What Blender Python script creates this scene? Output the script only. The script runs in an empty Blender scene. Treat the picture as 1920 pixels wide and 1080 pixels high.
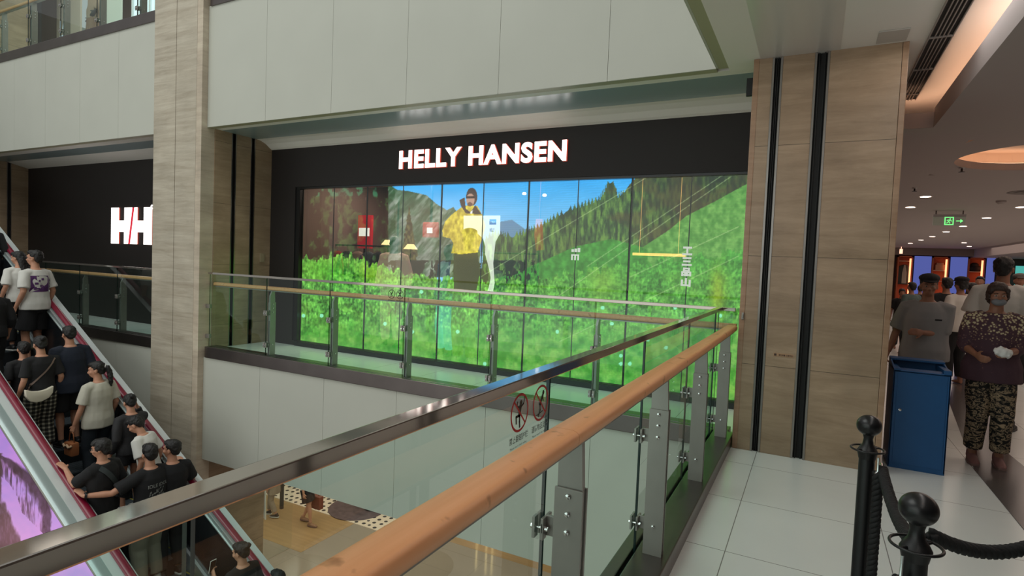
import bpy, bmesh, math, random
import numpy as np
from mathutils import Vector, Matrix, noise, bvhtree
random.seed(7); np.random.seed(7)
S = bpy.context.scene; COL = S.collection; PI = math.pi
# ---------------------------------------------------------------- camera
FPX, YAW, PITCH, ROLL, CAMH = 1074.7, 0.4827, 0.0445, 0.0406, 1.54
CM = Matrix.Rotation(YAW, 3, 'Z') @ Matrix.Rotation(PI/2-PITCH, 3, 'X') @ Matrix.Rotation(ROLL, 3, 'Z')
cd = bpy.data.cameras.new('camera'); cam = bpy.data.objects.new('camera', cd); COL.objects.link(cam)
cd.sensor_width = 36; cd.lens = FPX/1920*36; cd.clip_start = 0.05; cd.clip_end = 200
cam.matrix_world = Matrix.Translation((0, 0, CAMH)) @ CM.to_4x4(); S.camera = cam
# ---------------------------------------------------------------- world, lights, exposure
S.view_settings.view_transform = 'Standard'; S.view_settings.look = 'None'
S.view_settings.gamma = 1; S.view_settings.use_curve_mapping = False
S.view_settings.exposure = 0.22
W = bpy.data.worlds.new('world'); S.world = W; W.use_nodes = True
bg = W.node_tree.nodes['Background']; bg.inputs[0].default_value = (0.84, 0.88, 0.87, 1); bg.inputs[1].default_value = 0.41
def area(name, loc, rot, sx, sy, power, col=(1, 1, 1)):
    l = bpy.data.lights.new(name, 'AREA'); l.shape = 'RECTANGLE'; l.size = sx; l.size_y = sy; l.energy = power; l.color = col
    o = bpy.data.objects.new(name, l); o.location = loc; o.rotation_euler = rot; COL.objects.link(o); return o
area('skylight', (-8, -2, 13), (0, 0, 0), 14, 9, 800, (0.97, 1.0, 0.94))
area('atrium_daylight', (-9, -7.5, 2.2), (math.radians(86), 0, 0), 16, 8, 330, (0.96, 1.0, 0.93))
area('concourse_fill', (1.7, 1.6, 3.3), (0, 0, 0), 2.0, 7, 125, (1, .98, .95))  # added fill lamp to brighten the near floor and ceiling, no fitting there
area('store_light', (-6.6, 8.3, 3.0), (0, 0, 0), 2.4, 1.2, 60, (1, 0.8, 0.66))
area('store_light', (-2.5, 7.9, 3.0), (0, 0, 0), 4, 1.2, 22, (1, 0.82, 0.68))
area('lower_hall_light', (-8, 10, -1.8), (0, 0, 0), 12, 6, 250, (1, 0.86, 0.7))
area('upper_shop_light', (-12, 8.0, 8.1), (0, 0, 0), 8, 3, 90, (1, 0.95, 0.88))
area('concourse_glow', (4.5, 18, 2.93), (0, 0, 0), 6, 24, 260, (1, 0.8, 0.68))
# ---------------------------------------------------------------- materials
MATS = {}
def nt(name):
    m = bpy.data.materials.new(name); m.use_nodes = True
    return m, m.node_tree, m.node_tree.nodes['Principled BSDF']
def lin(c):
    c = [x/255 for x in c]
    return tuple(x/12.92 if x <= .04045 else ((x+.055)/1.055)**2.4 for x in c) + (1,)
def mat(name, rgb, rough=.6, metal=0, emit=None, es=1, spec=.5, bump=0, bscale=40, vary=0, vscale=6, coat=0, stretch=None):
    if name in MATS: return MATS[name]
    m, t, b = nt(name); L = t.links.new
    b.inputs['Base Color'].default_value = lin(rgb); b.inputs['Roughness'].default_value = rough
    b.inputs['Metallic'].default_value = metal; b.inputs['Specular IOR Level'].default_value = spec
    b.inputs['Coat Weight'].default_value = coat
    if emit: b.inputs['Emission Color'].default_value = lin(emit); b.inputs['Emission Strength'].default_value = es
    if vary or bump:
        tc = t.nodes.new('ShaderNodeTexCoord'); mp = t.nodes.new('ShaderNodeMapping'); L(tc.outputs['Object'], mp.inputs[0])
        if stretch: mp.inputs['Scale'].default_value = stretch
    if vary:
        n = t.nodes.new('ShaderNodeTexNoise'); n.inputs['Scale'].default_value = vscale; n.inputs['Detail'].default_value = 5; L(mp.outputs[0], n.inputs[0])
        r = t.nodes.new('ShaderNodeMapRange'); r.inputs[1].default_value = .3; r.inputs[2].default_value = .7
        r.inputs[3].default_value = 1-vary; r.inputs[4].default_value = 1+vary; L(n.outputs[0], r.inputs[0])
        v = t.nodes.new('ShaderNodeVectorMath'); v.operation = 'SCALE'; v.inputs[0].default_value = lin(rgb)[:3]; L(r.outputs[0], v.inputs['Scale']); L(v.outputs[0], b.inputs['Base Color'])
    if bump:
        n = t.nodes.new('ShaderNodeTexNoise'); n.inputs['Scale'].default_value = bscale; n.inputs['Detail'].default_value = 4; L(mp.outputs[0], n.inputs[0])
        bp = t.nodes.new('ShaderNodeBump'); bp.inputs['Strength'].default_value = bump; bp.inputs['Distance'].default_value = .01; L(n.outputs[0], bp.inputs['Height']); L(bp.outputs[0], b.inputs['Normal'])
    MATS[name] = m; return m
def emat(name, rgb, s):
    if name in MATS: return MATS[name]
    m = bpy.data.materials.new(name); m.use_nodes = True; t = m.node_tree; t.nodes.clear()
    e = t.nodes.new('ShaderNodeEmission'); e.inputs[0].default_value = lin(rgb); e.inputs[1].default_value = s
    o = t.nodes.new('ShaderNodeOutputMaterial'); t.links.new(e.outputs[0], o.inputs[0]); MATS[name] = m; return m
def glassmat(name, tint, ior=1.5, rough=0):
    m = bpy.data.materials.new(name); m.use_nodes = True; t = m.node_tree; t.nodes.clear(); L = t.links.new
    tr = t.nodes.new('ShaderNodeBsdfTransparent'); tr.inputs[0].default_value = tint + (1,)
    g = t.nodes.new('ShaderNodeBsdfGlossy'); g.inputs['Roughness'].default_value = rough
    f = t.nodes.new('ShaderNodeFresnel'); f.inputs[0].default_value = ior
    ge = t.nodes.new('ShaderNodeNewGeometry'); sb = t.nodes.new('ShaderNodeMath'); sb.operation = 'SUBTRACT'; sb.inputs[0].default_value = 1; L(ge.outputs['Backfacing'], sb.inputs[1])
    mu = t.nodes.new('ShaderNodeMath'); mu.operation = 'MULTIPLY'; L(f.outputs[0], mu.inputs[0]); L(sb.outputs[0], mu.inputs[1])
    x = t.nodes.new('ShaderNodeMixShader'); L(mu.outputs[0], x.inputs[0]); L(tr.outputs[0], x.inputs[1]); L(g.outputs[0], x.inputs[2])
    o = t.nodes.new('ShaderNodeOutputMaterial'); L(x.outputs[0], o.inputs[0]); MATS[name] = m; return m
GLASS = glassmat('railing_glass', (.90, .985, .958)); CLEAR = glassmat('clear_glass', (.96, .98, .97))
GEDGE = mat('glass_edge', (22, 40, 36), .25)
def travertine(name, c1, c2, seams=None, rough=.35, zs=6, ov=.4):
    m, t, b = nt(name); L = t.links.new; N = t.nodes.new
    tc = N('ShaderNodeTexCoord'); mp = N('ShaderNodeMapping'); mp.inputs['Scale'].default_value = (.8, .8, zs); L(tc.outputs['Object'], mp.inputs[0])
    n = N('ShaderNodeTexNoise'); n.inputs['Scale'].default_value = 1.3; n.inputs['Detail'].default_value = 10; n.inputs['Roughness'].default_value = .74; n.inputs['Distortion'].default_value = .5; L(mp.outputs[0], n.inputs[0])
    r = N('ShaderNodeValToRGB'); r.color_ramp.elements[0].position = .34; r.color_ramp.elements[0].color = lin(c1); r.color_ramp.elements[1].position = .66; r.color_ramp.elements[1].color = lin(c2); L(n.outputs[0], r.inputs[0])
    n2 = N('ShaderNodeTexNoise'); n2.inputs['Scale'].default_value = 2.2; n2.inputs['Detail'].default_value = 6; L(tc.outputs['Object'], n2.inputs[0])
    mx = N('ShaderNodeMix'); mx.data_type = 'RGBA'; mx.blend_type = 'OVERLAY'; mx.inputs[0].default_value = ov; L(r.outputs[0], mx.inputs[6]); L(n2.outputs[0], mx.inputs[7])
    out = mx.outputs[2]
    if seams:
        sx = N('ShaderNodeSeparateXYZ'); L(tc.outputs['Object'], sx.inputs[0])
        a = N('ShaderNodeMath'); a.operation = 'ADD'; a.inputs[1].default_value = seams[1]; L(sx.outputs[2], a.inputs[0])
        w = N('ShaderNodeMath'); w.operation = 'PINGPONG'; w.inputs[1].default_value = seams[0]/2; L(a.outputs[0], w.inputs[0])
        c = N('ShaderNodeMath'); c.operation = 'LESS_THAN'; c.inputs[1].default_value = .0022; L(w.outputs[0], c.inputs[0])
        m2 = N('ShaderNodeMix'); m2.data_type = 'RGBA'; L(c.outputs[0], m2.inputs[0]); L(out, m2.inputs[6]); m2.inputs[7].default_value = lin([x*.6 for x in c1]); out = m2.outputs[2]
    L(out, b.inputs['Base Color']); b.inputs['Roughness'].default_value = rough
    MATS[name] = m; return m
TRAV = travertine('travertine', (142, 120, 96), (172, 149, 124), (.93, .18))
TRAVL = travertine('travertine_pale', (164, 152, 134), (196, 187, 170), None, zs=11, ov=.2)
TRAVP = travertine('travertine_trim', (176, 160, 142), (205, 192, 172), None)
TRAVC = travertine('travertine_edge', (146, 114, 88), (172, 142, 116), None)
PANEL = mat('cream_panel', (190, 191, 181), .38, vary=.025, vscale=1.3, spec=.35)
LIP = mat('panel_lip', (172, 170, 142), .5)
PLAST = mat('white_plaster', (232, 230, 224), .85, vary=.02, vscale=1)
STEEL = mat('brushed_steel', (150, 146, 142), .30, 1, vary=.06, vscale=9, stretch=(1, 1, .05))
STEELD = mat('channel_steel', (118, 110, 108), .34, 1, vary=.1, vscale=2.5)
RAILST = mat('mirror_steel', (176, 168, 160), .08, .85, vary=.04, vscale=3)
CHROME = mat('chrome', (215, 215, 215), .12, 1)
BLACKW = mat('black_facade', (42, 38, 37), .55, spec=.3)
BLACK = mat('black_metal', (16, 16, 18), .38)
DARK = mat('dark_recess', (12, 14, 15), .6)
BLUEM = mat('grey_metal_ceiling', (168, 188, 192), .26, .3)
def woodrail():
    m, t, b = nt('rail_wood'); L = t.links.new; N = t.nodes.new
    tc = N('ShaderNodeTexCoord'); mp = N('ShaderNodeMapping'); mp.inputs['Scale'].default_value = (30, 1.2, 30); L(tc.outputs['Object'], mp.inputs[0])
    n = N('ShaderNodeTexNoise'); n.inputs['Scale'].default_value = 1.5; n.inputs['Detail'].default_value = 6; L(mp.outputs[0], n.inputs[0])
    r = N('ShaderNodeValToRGB'); r.color_ramp.elements[0].position = .3; r.color_ramp.elements[0].color = lin((226, 158, 108)); r.color_ramp.elements[1].position = .7; r.color_ramp.elements[1].color = lin((238, 174, 126)); L(n.outputs[0], r.inputs[0])
    n2 = N('ShaderNodeTexNoise'); n2.inputs['Scale'].default_value = 14; n2.inputs['Detail'].default_value = 3; L(tc.outputs['Object'], n2.inputs[0])
    c = N('ShaderNodeValToRGB'); c.color_ramp.elements[0].position = .26; c.color_ramp.elements[0].color = (.45, .38, .3, 1); c.color_ramp.elements[1].position = .36; c.color_ramp.elements[1].color = (1, 1, 1, 1); L(n2.outputs[0], c.inputs[0])
    x = N('ShaderNodeMix'); x.data_type = 'RGBA'; x.blend_type = 'MULTIPLY'; x.inputs[0].default_value = 1; L(r.outputs[0], x.inputs[6]); L(c.outputs[0], x.inputs[7])
    L(x.outputs[2], b.inputs['Base Color']); b.inputs['Roughness'].default_value = .42; MATS['rail_wood'] = m; return m
WOODR = woodrail()
def tilefloor(name, c, grout, size, ox, oy, rough=.08, gw=.0025, vary=.04, spec=.5):
    m, t, b = nt(name); L = t.links.new; N = t.nodes.new
    tc = N('ShaderNodeTexCoord'); sx = N('ShaderNodeSeparateXYZ'); L(tc.outputs['Object'], sx.inputs[0]); outs = []
    for i, o in ((0, ox), (1, oy)):
        a = N('ShaderNodeMath'); a.operation = 'SUBTRACT'; a.inputs[1].default_value = o; L(sx.outputs[i], a.inputs[0])
        w = N('ShaderNodeMath'); w.operation = 'PINGPONG'; w.inputs[1].default_value = size/2; L(a.outputs[0], w.inputs[0])
        q = N('ShaderNodeMath'); q.operation = 'LESS_THAN'; q.inputs[1].default_value = gw; L(w.outputs[0], q.inputs[0]); outs.append(q)
    mx = N('ShaderNodeMath'); mx.operation = 'MAXIMUM'; L(outs[0].outputs[0], mx.inputs[0]); L(outs[1].outputs[0], mx.inputs[1])
    n = N('ShaderNodeTexNoise'); n.inputs['Scale'].default_value = 1.2; n.inputs['Detail'].default_value = 4; L(tc.outputs['Object'], n.inputs[0])
    r = N('ShaderNodeValToRGB'); r.color_ramp.elements[0].color = lin([x*(1-vary) for x in c]); r.color_ramp.elements[1].color = lin([min(255, x*(1+vary)) for x in c]); L(n.outputs[0], r.inputs[0])
    x = N('ShaderNodeMix'); x.data_type = 'RGBA'; L(mx.outputs[0], x.inputs[0]); L(r.outputs[0], x.inputs[6]); x.inputs[7].default_value = lin(grout)
    L(x.outputs[2], b.inputs['Base Color']); b.inputs['Roughness'].default_value = rough; b.inputs['Specular IOR Level'].default_value = spec
    MATS[name] = m; return m
TILE = tilefloor('pale_floor_tile', (224, 228, 224), (132, 131, 126), .8, -.345, 4.11, .2)
# ---------------------------------------------------------------- mesh builder
ORG = {}
class MB:
    def __init__(s): s.v = []; s.f = []; s.mi = []
    def add(s, vs, fs, mi=0):
        b = len(s.v); s.v += [tuple(p) for p in vs]; s.f += [tuple(b+i for i in f) for f in fs]; s.mi += [mi]*len(fs); return s
    def box(s, x0, x1, y0, y1, z0, z1, mi=0, M=None):
        vs = [Vector((x, y, z)) for z in (z0, z1) for y in (y0, y1) for x in (x0, x1)]
        if M: vs = [M @ p for p in vs]
        return s.add(vs, [(0, 2, 3, 1), (4, 5, 7, 6), (0, 1, 5, 4), (2, 6, 7, 3), (0, 4, 6, 2), (1, 3, 7, 5)], mi)
    def prism(s, poly, axis, d0, d1, mi=0, M=None):   # poly in the other two axes, in order
        n = len(poly); vs = []
        for d in (d0, d1):
            for a, b in poly:
                p = {'x': (d, a, b), 'y': (a, d, b), 'z': (a, b, d)}[axis]; vs.append(M @ Vector(p) if M else Vector(p))
        fs = [tuple(range(n))[::-1], tuple(range(n, 2*n))] + [(i, (i+1) % n, n+(i+1) % n, n+i) for i in range(n)]
        return s.add(vs, fs, mi)
    def tube(s, pts, rad, seg=12, mi=0, up=None, cap=True):   # rad: number, list of numbers or of (ra, rb)
        pts = [Vector(p) for p in pts]; n = len(pts)
        if not isinstance(rad, (list, tuple)): rad = [rad]*n
        vs = []; fs = []; u = None
        for i, p in enumerate(pts):
            t = (pts[min(i+1, n-1)]-pts[max(i-1, 0)]).normalized()
            if u is None:
                u = Vector(up) if up else (Vector((1, 0, 0)) if abs(t.x) < .8 else Vector((0, 1, 0)))
            u = (u-t*u.dot(t)).normalized(); w = t.cross(u)
            ra, rb = rad[i] if isinstance(rad[i], (list, tuple)) else (rad[i], rad[i])
            for k in range(seg):
                a = 2*PI*k/seg; vs.append(p+u*math.cos(a)*ra+w*math.sin(a)*rb)
        for i in range(n-1):
            for k in range(seg):
                k2 = (k+1) % seg; fs.append((i*seg+k, i*seg+k2, (i+1)*seg+k2, (i+1)*seg+k))
        if cap: fs.append(tuple(range(seg))[::-1]); fs.append(tuple(range((n-1)*seg, n*seg)))
        return s.add(vs, fs, mi)
    def ell(s, c, r, mi=0, M=None, seg=14, ring=9):
        vs = []; fs = []; c = Vector(c)
        for i in range(ring+1):
            th = PI*i/ring
            for k in range(seg):
                a = 2*PI*k/seg; d = Vector((r[0]*math.sin(th)*math.cos(a), r[1]*math.sin(th)*math.sin(a), r[2]*math.cos(th)))
                vs.append(c+(M @ d if M else d))
        for i in range(ring):
            for k in range(seg):
                k2 = (k+1) % seg; fs.append((i*seg+k, (i+1)*seg+k, (i+1)*seg+k2, i*seg+k2))
        return s.add(vs, fs, mi)
    def lathe(s, c, prof, seg=24, mi=0, cap=True):
        c = Vector(c); vs = []; fs = []; n = len(prof)
        for r, z in prof:
            for k in range(seg):
                a = 2*PI*k/seg; vs.append(c+Vector((r*math.cos(a), r*math.sin(a), z)))
        for i in range(n-1):
            for k in range(seg):
                k2 = (k+1) % seg; fs.append((i*seg+k, i*seg+k2, (i+1)*seg+k2, (i+1)*seg+k))
        if cap: fs.append(tuple(range(seg))[::-1]); fs.append(tuple(range((n-1)*seg, n*seg)))
        return s.add(vs, fs, mi)
    def xf(s, M): s.v = [tuple(M @ Vector(p)) for p in s.v]; return s
    def build(s, name, mats, parent=None, bevel=0, smooth=False, merge=False, local=False):
        me = bpy.data.meshes.new(name); off = Vector((0, 0, 0)) if local else ORG.get(parent.name if parent else '', Vector((0, 0, 0)))
        me.from_pydata([tuple(Vector(p)-off) for p in s.v], [], s.f)
        if not isinstance(mats, (list, tuple)): mats = [mats]
        for m in mats: me.materials.append(m)
        me.polygons.foreach_set('material_index', s.mi)
        bm = bmesh.new(); bm.from_mesh(me)
        if merge: bmesh.ops.remove_doubles(bm, verts=bm.verts, dist=1e-5)
        if bevel: bmesh.ops.bevel(bm, geom=bm.edges[:], offset=bevel, segments=2, affect='EDGES', profile=.6, clamp_overlap=True)
        bmesh.ops.recalc_face_normals(bm, faces=bm.faces); bm.to_mesh(me); bm.free()
        if smooth:
            me.polygons.foreach_set('use_smooth', [True]*len(me.polygons))
            if smooth == 'auto':
                try: me.set_sharp_from_angle(angle=math.radians(40))
                except Exception: pass
        o = bpy.data.objects.new(name, me); COL.objects.link(o)
        if parent: o.parent = parent; ORG[o.name] = off
        return o
def tag(o, label=None, cat=None, group=None, kind=None):
    if label: o['label'] = label
    if cat: o['category'] = cat
    if group: o['group'] = group
    if kind: o['kind'] = kind
    return o
def root(name, loc, label, cat, group=None, rz=0, scale=1):
    o = bpy.data.objects.new(name, None); COL.objects.link(o); o.location = loc; o.rotation_euler = (0, 0, rz); o.scale = (scale,)*3
    o.empty_display_size = .1; ORG[o.name] = Vector(loc); return tag(o, label, cat, group)
def dup(o, loc, label=None, rz=None):
    def cp(a, par):
        c = a.copy(); COL.objects.link(c); c.parent = par
        for ch in a.children: cp(ch, c)
        return c
    c = cp(o, None); c.location = loc
    if rz is not None: c.rotation_euler = (0, 0, rz)
    if label: c['label'] = label
    return c
def struct(mb, name, m, **k): return tag(mb.build(name, m, **k), kind='structure')
def text_mesh(body, size=1, bold=0, extrude=0, cjk=False, spacing=1):
    cu = bpy.data.curves.new('t', 'FONT'); cu.body = body; cu.size = size; cu.extrude = extrude; cu.offset = bold; cu.space_character = spacing; cu.resolution_u = 4
    o = bpy.data.objects.new('t', cu); COL.objects.link(o); dg = bpy.context.evaluated_depsgraph_get(); dg.update()
    me = bpy.data.meshes.new_from_object(o.evaluated_get(dg)); vs = [v.co.copy() for v in me.vertices]; fs = [tuple(p.vertices) for p in me.polygons]
    bpy.data.objects.remove(o); bpy.data.curves.remove(cu); bpy.data.meshes.remove(me); return vs, fs
def fit_text(mb, body, M, w, h, mi=0, bold=0, extrude=0, spacing=1):  # text stretched into a w x h box on the local XY plane of M
    vs, fs = text_mesh(body, 1, bold, extrude, spacing=spacing)
    if not vs: return
    x0 = min(v.x for v in vs); x1 = max(v.x for v in vs); y0 = min(v.y for v in vs); y1 = max(v.y for v in vs)
    sx = w/(x1-x0); sy = h/(y1-y0)
    mb.add([M @ Vector(((v.x-x0)*sx, (v.y-y0)*sy, v.z)) for v in vs], fs, mi)
def ray(x, y): return CM @ Vector(((x-960)/FPX, -(y-540)/FPX, -1))
def on_y(x, y, Y): d = ray(x, y); return Vector((0, 0, CAMH))+d*(Y/d.y)
def on_x(x, y, X): d = ray(x, y); return Vector((0, 0, CAMH))+d*(X/d.x)
def on_z(x, y, Z): d = ray(x, y); return Vector((0, 0, CAMH))+d*((Z-CAMH)/d.z)
RY = Matrix.Rotation(PI/2, 4, 'X')    # text plane XY -> XZ, facing -Y
def facing_y(x, y, z): return Matrix.Translation((x, y, z)) @ RY
# ================================================================ SETTING
YF, YS, ZC, ZT = 5.46, 6.60, 3.355, 5.11
XR, XL, XM = -0.88, -8.06, -16.25
def box(name, x0, x1, y0, y1, z0, z1, m, **k): return struct(MB().box(x0, x1, y0, y1, z0, z1), name, m, **k)
# floor of our level: slab with tiles, stone stripe and steel strip
struct(MB().box(-.556, 14, -6, 34, -.4, 0).box(-8.06, -.556, 5.6, YS+.1, -.4, .05).box(XM, -9.3, 5.6, YS+.1, -.4, .05), 'floor', TILE)
st = MB().prism([(1.23, -4.0), (1.255, 4.65), (1.252, 5.87), (1.6, 8.9), (2.2, 12), (3.2, 16), (3.7, 16), (2.65, 12), (2.0, 9), (1.64, 6.7), (1.66, 6.2), (1.72, -4.0)], 'z', 0, .003)
struct(st, 'floor_stone_stripe', mat('dark_stone', (84, 78, 76), .2, vary=.06))
box('trim_floor_strip', .548, .60, -6, 5.6, 0, .004, STEEL)
def fascia(name, x0, x1, joints, z0, z1, lip=True):
    xs = [x0]+sorted(j for j in joints if x0 < j < x1)+[x1]; mb = MB()
    for a, b in zip(xs[:-1], xs[1:]): mb.box(a+.002, b-.002, YF, YF+.02, z0, z1)
    mb.box(x0, x1, YF+.021, YF+.09, z0+.03, z1, 1)
    if lip: mb.box(x0, x1, YF+.021, YF+.11, z0, z0+.03, 1)
    return struct(mb, name, [PANEL, LIP])
J = [-1.90, -3.13, -4.38, -5.58, -6.81]
fascia('wall_fascia_below', XL, XR, J, -1.63, -.07); fascia('wall_fascia_above', XL, XR, J, ZC, ZT)
J2 = [-10.4, -11.6, -12.8, -14.0, -15.2]
fascia('wall_fascia_below', XM, -9.25, J2, -1.63, -.07); fascia('wall_fascia_above', XM, -9.25, J2, ZC-.01, ZT)
for z0, z1 in ((-1.63, -.07), (ZC, ZT)):
    mb = MB(); ys = [-8, -6.2, -5, -3.8, -2.6, -1.4, -.2, 1, 2.2, 3.4, 4.55, YF]
    for a, b in zip(ys[:-1], ys[1:]): mb.box(XR, XR+.02, a+.003, b-.003, z0, z1)
    mb.box(XR+.021, XR+.09, -8, YF+.02, z0+.03, z1, 1).box(XR+.021, XR+.109, -8, YF+.02, z0, z0+.03, 1)
    struct(mb, 'wall_fascia_side', [PANEL, LIP])
# upper fascia returns: floor slab edges above
box('floor_upper', XM-1, 14, YF+.12, 12, ZT-.3, 5.0, TILE); box('floor_upper', XR+.1, 14, -8, YF+.12, ZT-.3, 5.0, PLAST)
# soffit over the far walkway
so = [(YF+.10, ZC+.004), (5.69, ZC+.004), (5.69, ZC+.05), (YF+.10, ZC+.05)]
struct(MB().prism(so, 'x', XL, -.55), 'ceiling_soffit_edge', PLAST)
struct(MB().prism([(5.69, ZC+.003), (6.30, ZC-.002), (6.30, ZC+.05), (5.69, ZC+.05)], 'x', XL, -.55), 'ceiling_shutter_panel', BLUEM)
prof = [(6.30, ZC), (6.38, ZC-.01), (6.48, ZC-.045), (6.56, ZC-.10), (YS+.05, 3.213), (YS+.05, ZC+.06), (6.30, ZC+.06)]
struct(MB().prism(prof, 'x', XL, -.55), 'ceiling_soffit_cove', PLAST)
struct(MB().box(XM, -9.3, YF+.1, 5.8, ZC, ZC+.05), 'ceiling_soffit_edge', PLAST)
struct(MB().prism([(5.8, ZC), (6.2, ZC-.01), (6.2, ZC+.05), (5.8, ZC+.05)], 'x', XM, -9.3), 'ceiling_shutter_panel', BLUEM)
struct(MB().prism([(6.2, ZC-.01), (YS+.05, 3.24), (YS+.05, ZC+.05), (6.2, ZC+.05)], 'x', XM, -9.3), 'ceiling_soffit_cove', PLAST)
# black facade: wall with the screen opening (bay one), plain wall (bay two)
SX0, SX1, SZ0, SZ1 = -7.39, -.62, .125, 2.585
w = MB().box(XL-.05, .5, YS, YS+.12, SZ1+.03, 3.40).box(XL-.05, SX0-.09, YS, YS+.12, 0, SZ1+.03).box(SX0-.09, SX1+.6, YS, YS+.12, 0, SZ0)
struct(w, 'wall_facade', BLACKW)
fr = MB().box(SX0-.09, SX0, YS+.015, YS+.10, SZ0, SZ1+.03).box(SX0, SX1+.6, YS+.015, YS+.10, SZ1, SZ1+.03).box(SX0, SX1+.6, YS-.03, YS+.0, .05, SZ0-.005)
struct(fr, 'window_frame', mat('black_frame', (20, 22, 24), .3))
struct(MB().box(XM, -9.2, YS, YS+.12, 0, 3.40), 'wall_facade', BLACKW)
# our ceiling, shutter strip, lowered ceiling
struct(MB().box(XR+.11, -.50, -8, YF+.11, 3.345, 3.5).box(.09, 1.9, -8, 8.0, 3.345, 3.5).box(-.5, .09, 5.6, 8, 3.346, 3.5), 'ceiling', PLAST)
struct(MB().box(-.50, .09, -8, 5.6, 3.343, 3.5), 'ceiling_shutter_strip', mat('shutter_metal', (214, 212, 208), .3, .12, vary=.05, vscale=2, stretch=(3, .1, 1)))
CEIL2 = mat('corridor_ceiling', (176, 165, 163), .8)
mb = MB().box(.97, 1.35, -6, 6.83, 3.0, 3.04).box(.94, .97, -6, 6.83, 3.0, 3.19).box(.5, 1.35, 6.83, 7.5, 3.0, 3.04).box(.5, .94, 6.80, 6.83, 3.0, 3.15)
cx, cy, cr = 2.4, 8.72, .95; sq = (1.35, 3.45, 7.5, 9.9)
mb.box(.5, 1.35, 7.5, 34, 3.0, 3.04).box(1.35, 3.45, -6, 7.5, 3.0, 3.04).box(1.35, 3.45, 9.9, 34, 3.0, 3.04).box(3.45, 14, -6, 34, 3.0, 3.04)
n = 64; vs = []; fs = []
for k in range(n):
    a = 2*PI*k/n+PI/4; c, s_ = math.cos(a), math.sin(a)
    tx = ((sq[1]-cx) if c > 0 else (cx-sq[0]))/max(abs(c), 1e-6); ty = ((sq[3]-cy) if s_ > 0 else (cy-sq[2]))/max(abs(s_), 1e-6); t = min(tx, ty)
    vs += [(cx+c*cr, cy+s_*cr, 3.0), (cx+c*t, cy+s_*t, 3.0), (cx+c*cr, cy+s_*cr, 3.09)]
for k in range(n):
    q = (k+1) % n; fs += [(3*k, 3*k+1, 3*q+1, 3*q), (3*k, 3*q, 3*q+2, 3*k+2)]
mb.add(vs, fs); struct(mb, 'ceiling_lowered', CEIL2)
struct(MB().lathe((cx, cy, 0), [(cr+.22, 3.07), (cr+.22, 3.26), (.01, 3.3)], 48, cap=False), 'ceiling_recess', mat('recess_plaster', (226, 206, 190), .8), smooth=False)
WARM = emat('warm_cove_light', (255, 196, 156), 8)
rg = MB()
for k in range(48):
    a, b = 2*PI*k/48, 2*PI*(k+1)/48; p = [(cx+math.cos(t)*r, cy+math.sin(t)*r, z) for t in (a, b) for r, z in ((cr+.04, 3.10), (cr+.14, 3.10))]
    rg.add(p, [(0, 1, 3, 2)])
tag(rg.build('cove_light_ring', emat('ring_glow', (255, 200, 160), 2.6)), 'warm light ring hidden in the round ceiling recess', 'light')
tag(MB().box(1.08, 1.12, -4, 6.9, 3.05, 3.07).build('cove_light_strip', WARM), 'long warm cove light strip behind the lowered ceiling lip', 'light', )
tag(MB().box(.62, 1.0, 7.0, 7.04, 3.05, 3.07).build('cove_light_strip', WARM), 'short warm cove light strip across the end of the air vent', 'light')
struct(MB().box(6.4, 14, 21, 34, 2.62, 3.0), 'ceiling_bulkhead', CEIL2)
# corridor walls, far shop header
HALLW = mat('hall_wall', (140, 124, 118), .7)
box('wall_concourse_left', .4, .5, YS+.3, 33, 0, 3.0, HALLW); box('wall_right', 11, 11.1, -6, 34, 0, 3.0, HALLW); box('wall_back', -.5, 11, -6.1, -6, 0, 3.34, HALLW)
box('wall_far', .4, 14, 33.6, 33.7, 0, 3.0, mat('far_shop_wall', (70, 38, 30), .6)); box('wall_far_header', .4, 14, 32.9, 33.2, 2.66, 3.0, HALLW)
# store behind the screen
SB = mat('store_brown', (118, 98, 90), .7)
struct(MB().box(XL-.1, .4, 9.6, 9.7, 0, 3.2).box(XL-.2, XL-.1, YS+.12, 9.7, 0, 3.2).box(.3, .4, YS+.3, 9.7, 0, 3.2), 'wall_store', SB)
struct(MB().box(XL-.1, .4, YS+.12, 9.7, 3.1, 3.2), 'ceiling_store', mat('store_ceiling', (60, 52, 48), .8)); struct(MB().box(XL-.1, .4, YS+.1, 9.7, -.1, .06), 'floor_store', mat('store_floor', (110, 96, 84), .4))
# lower level
def lowfloor():
    m = tilefloor('lower_floor_tile', (158, 144, 130), (132, 120, 108), 1.2, 0, .3, .14, .003, .06); return m
struct(MB().box(-32, 9, -9, 22, -5.2, -5).box(-32, -9.6, 8.85, 22, -5.1, -4.997, 1).box(-9.6, 9, 11.0, 22, -5.1, -4.997, 1), 'floor_lower', [lowfloor(), mat('oak_floor', (172, 138, 98), .3, vary=.12, vscale=3, stretch=(.3, 4, 1))])
struct(MB().box(-32, 9, YF+.1, 22, -1.66, -1.6), 'ceiling_lower', CEIL2)
struct(MB().box(-32, 9, 21.9, 22, -5, -1.6), 'wall_lower', mat('lower_shop_wall', (120, 96, 78), .7))
struct(MB().box(XR+.1, XR+.3, -9, 5.5, -5, -1.6), 'wall_lower_side', PANEL)
struct(MB().box(XR, 14, -9, YF, -1.63, -1.55), 'ceiling_lower_side', PLAST)
# the far walls of the atrium behind and left of the viewer
struct(MB().box(-32, -31.8, -9, 22, -5, 12), 'wall_atrium_left', PANEL)
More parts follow.
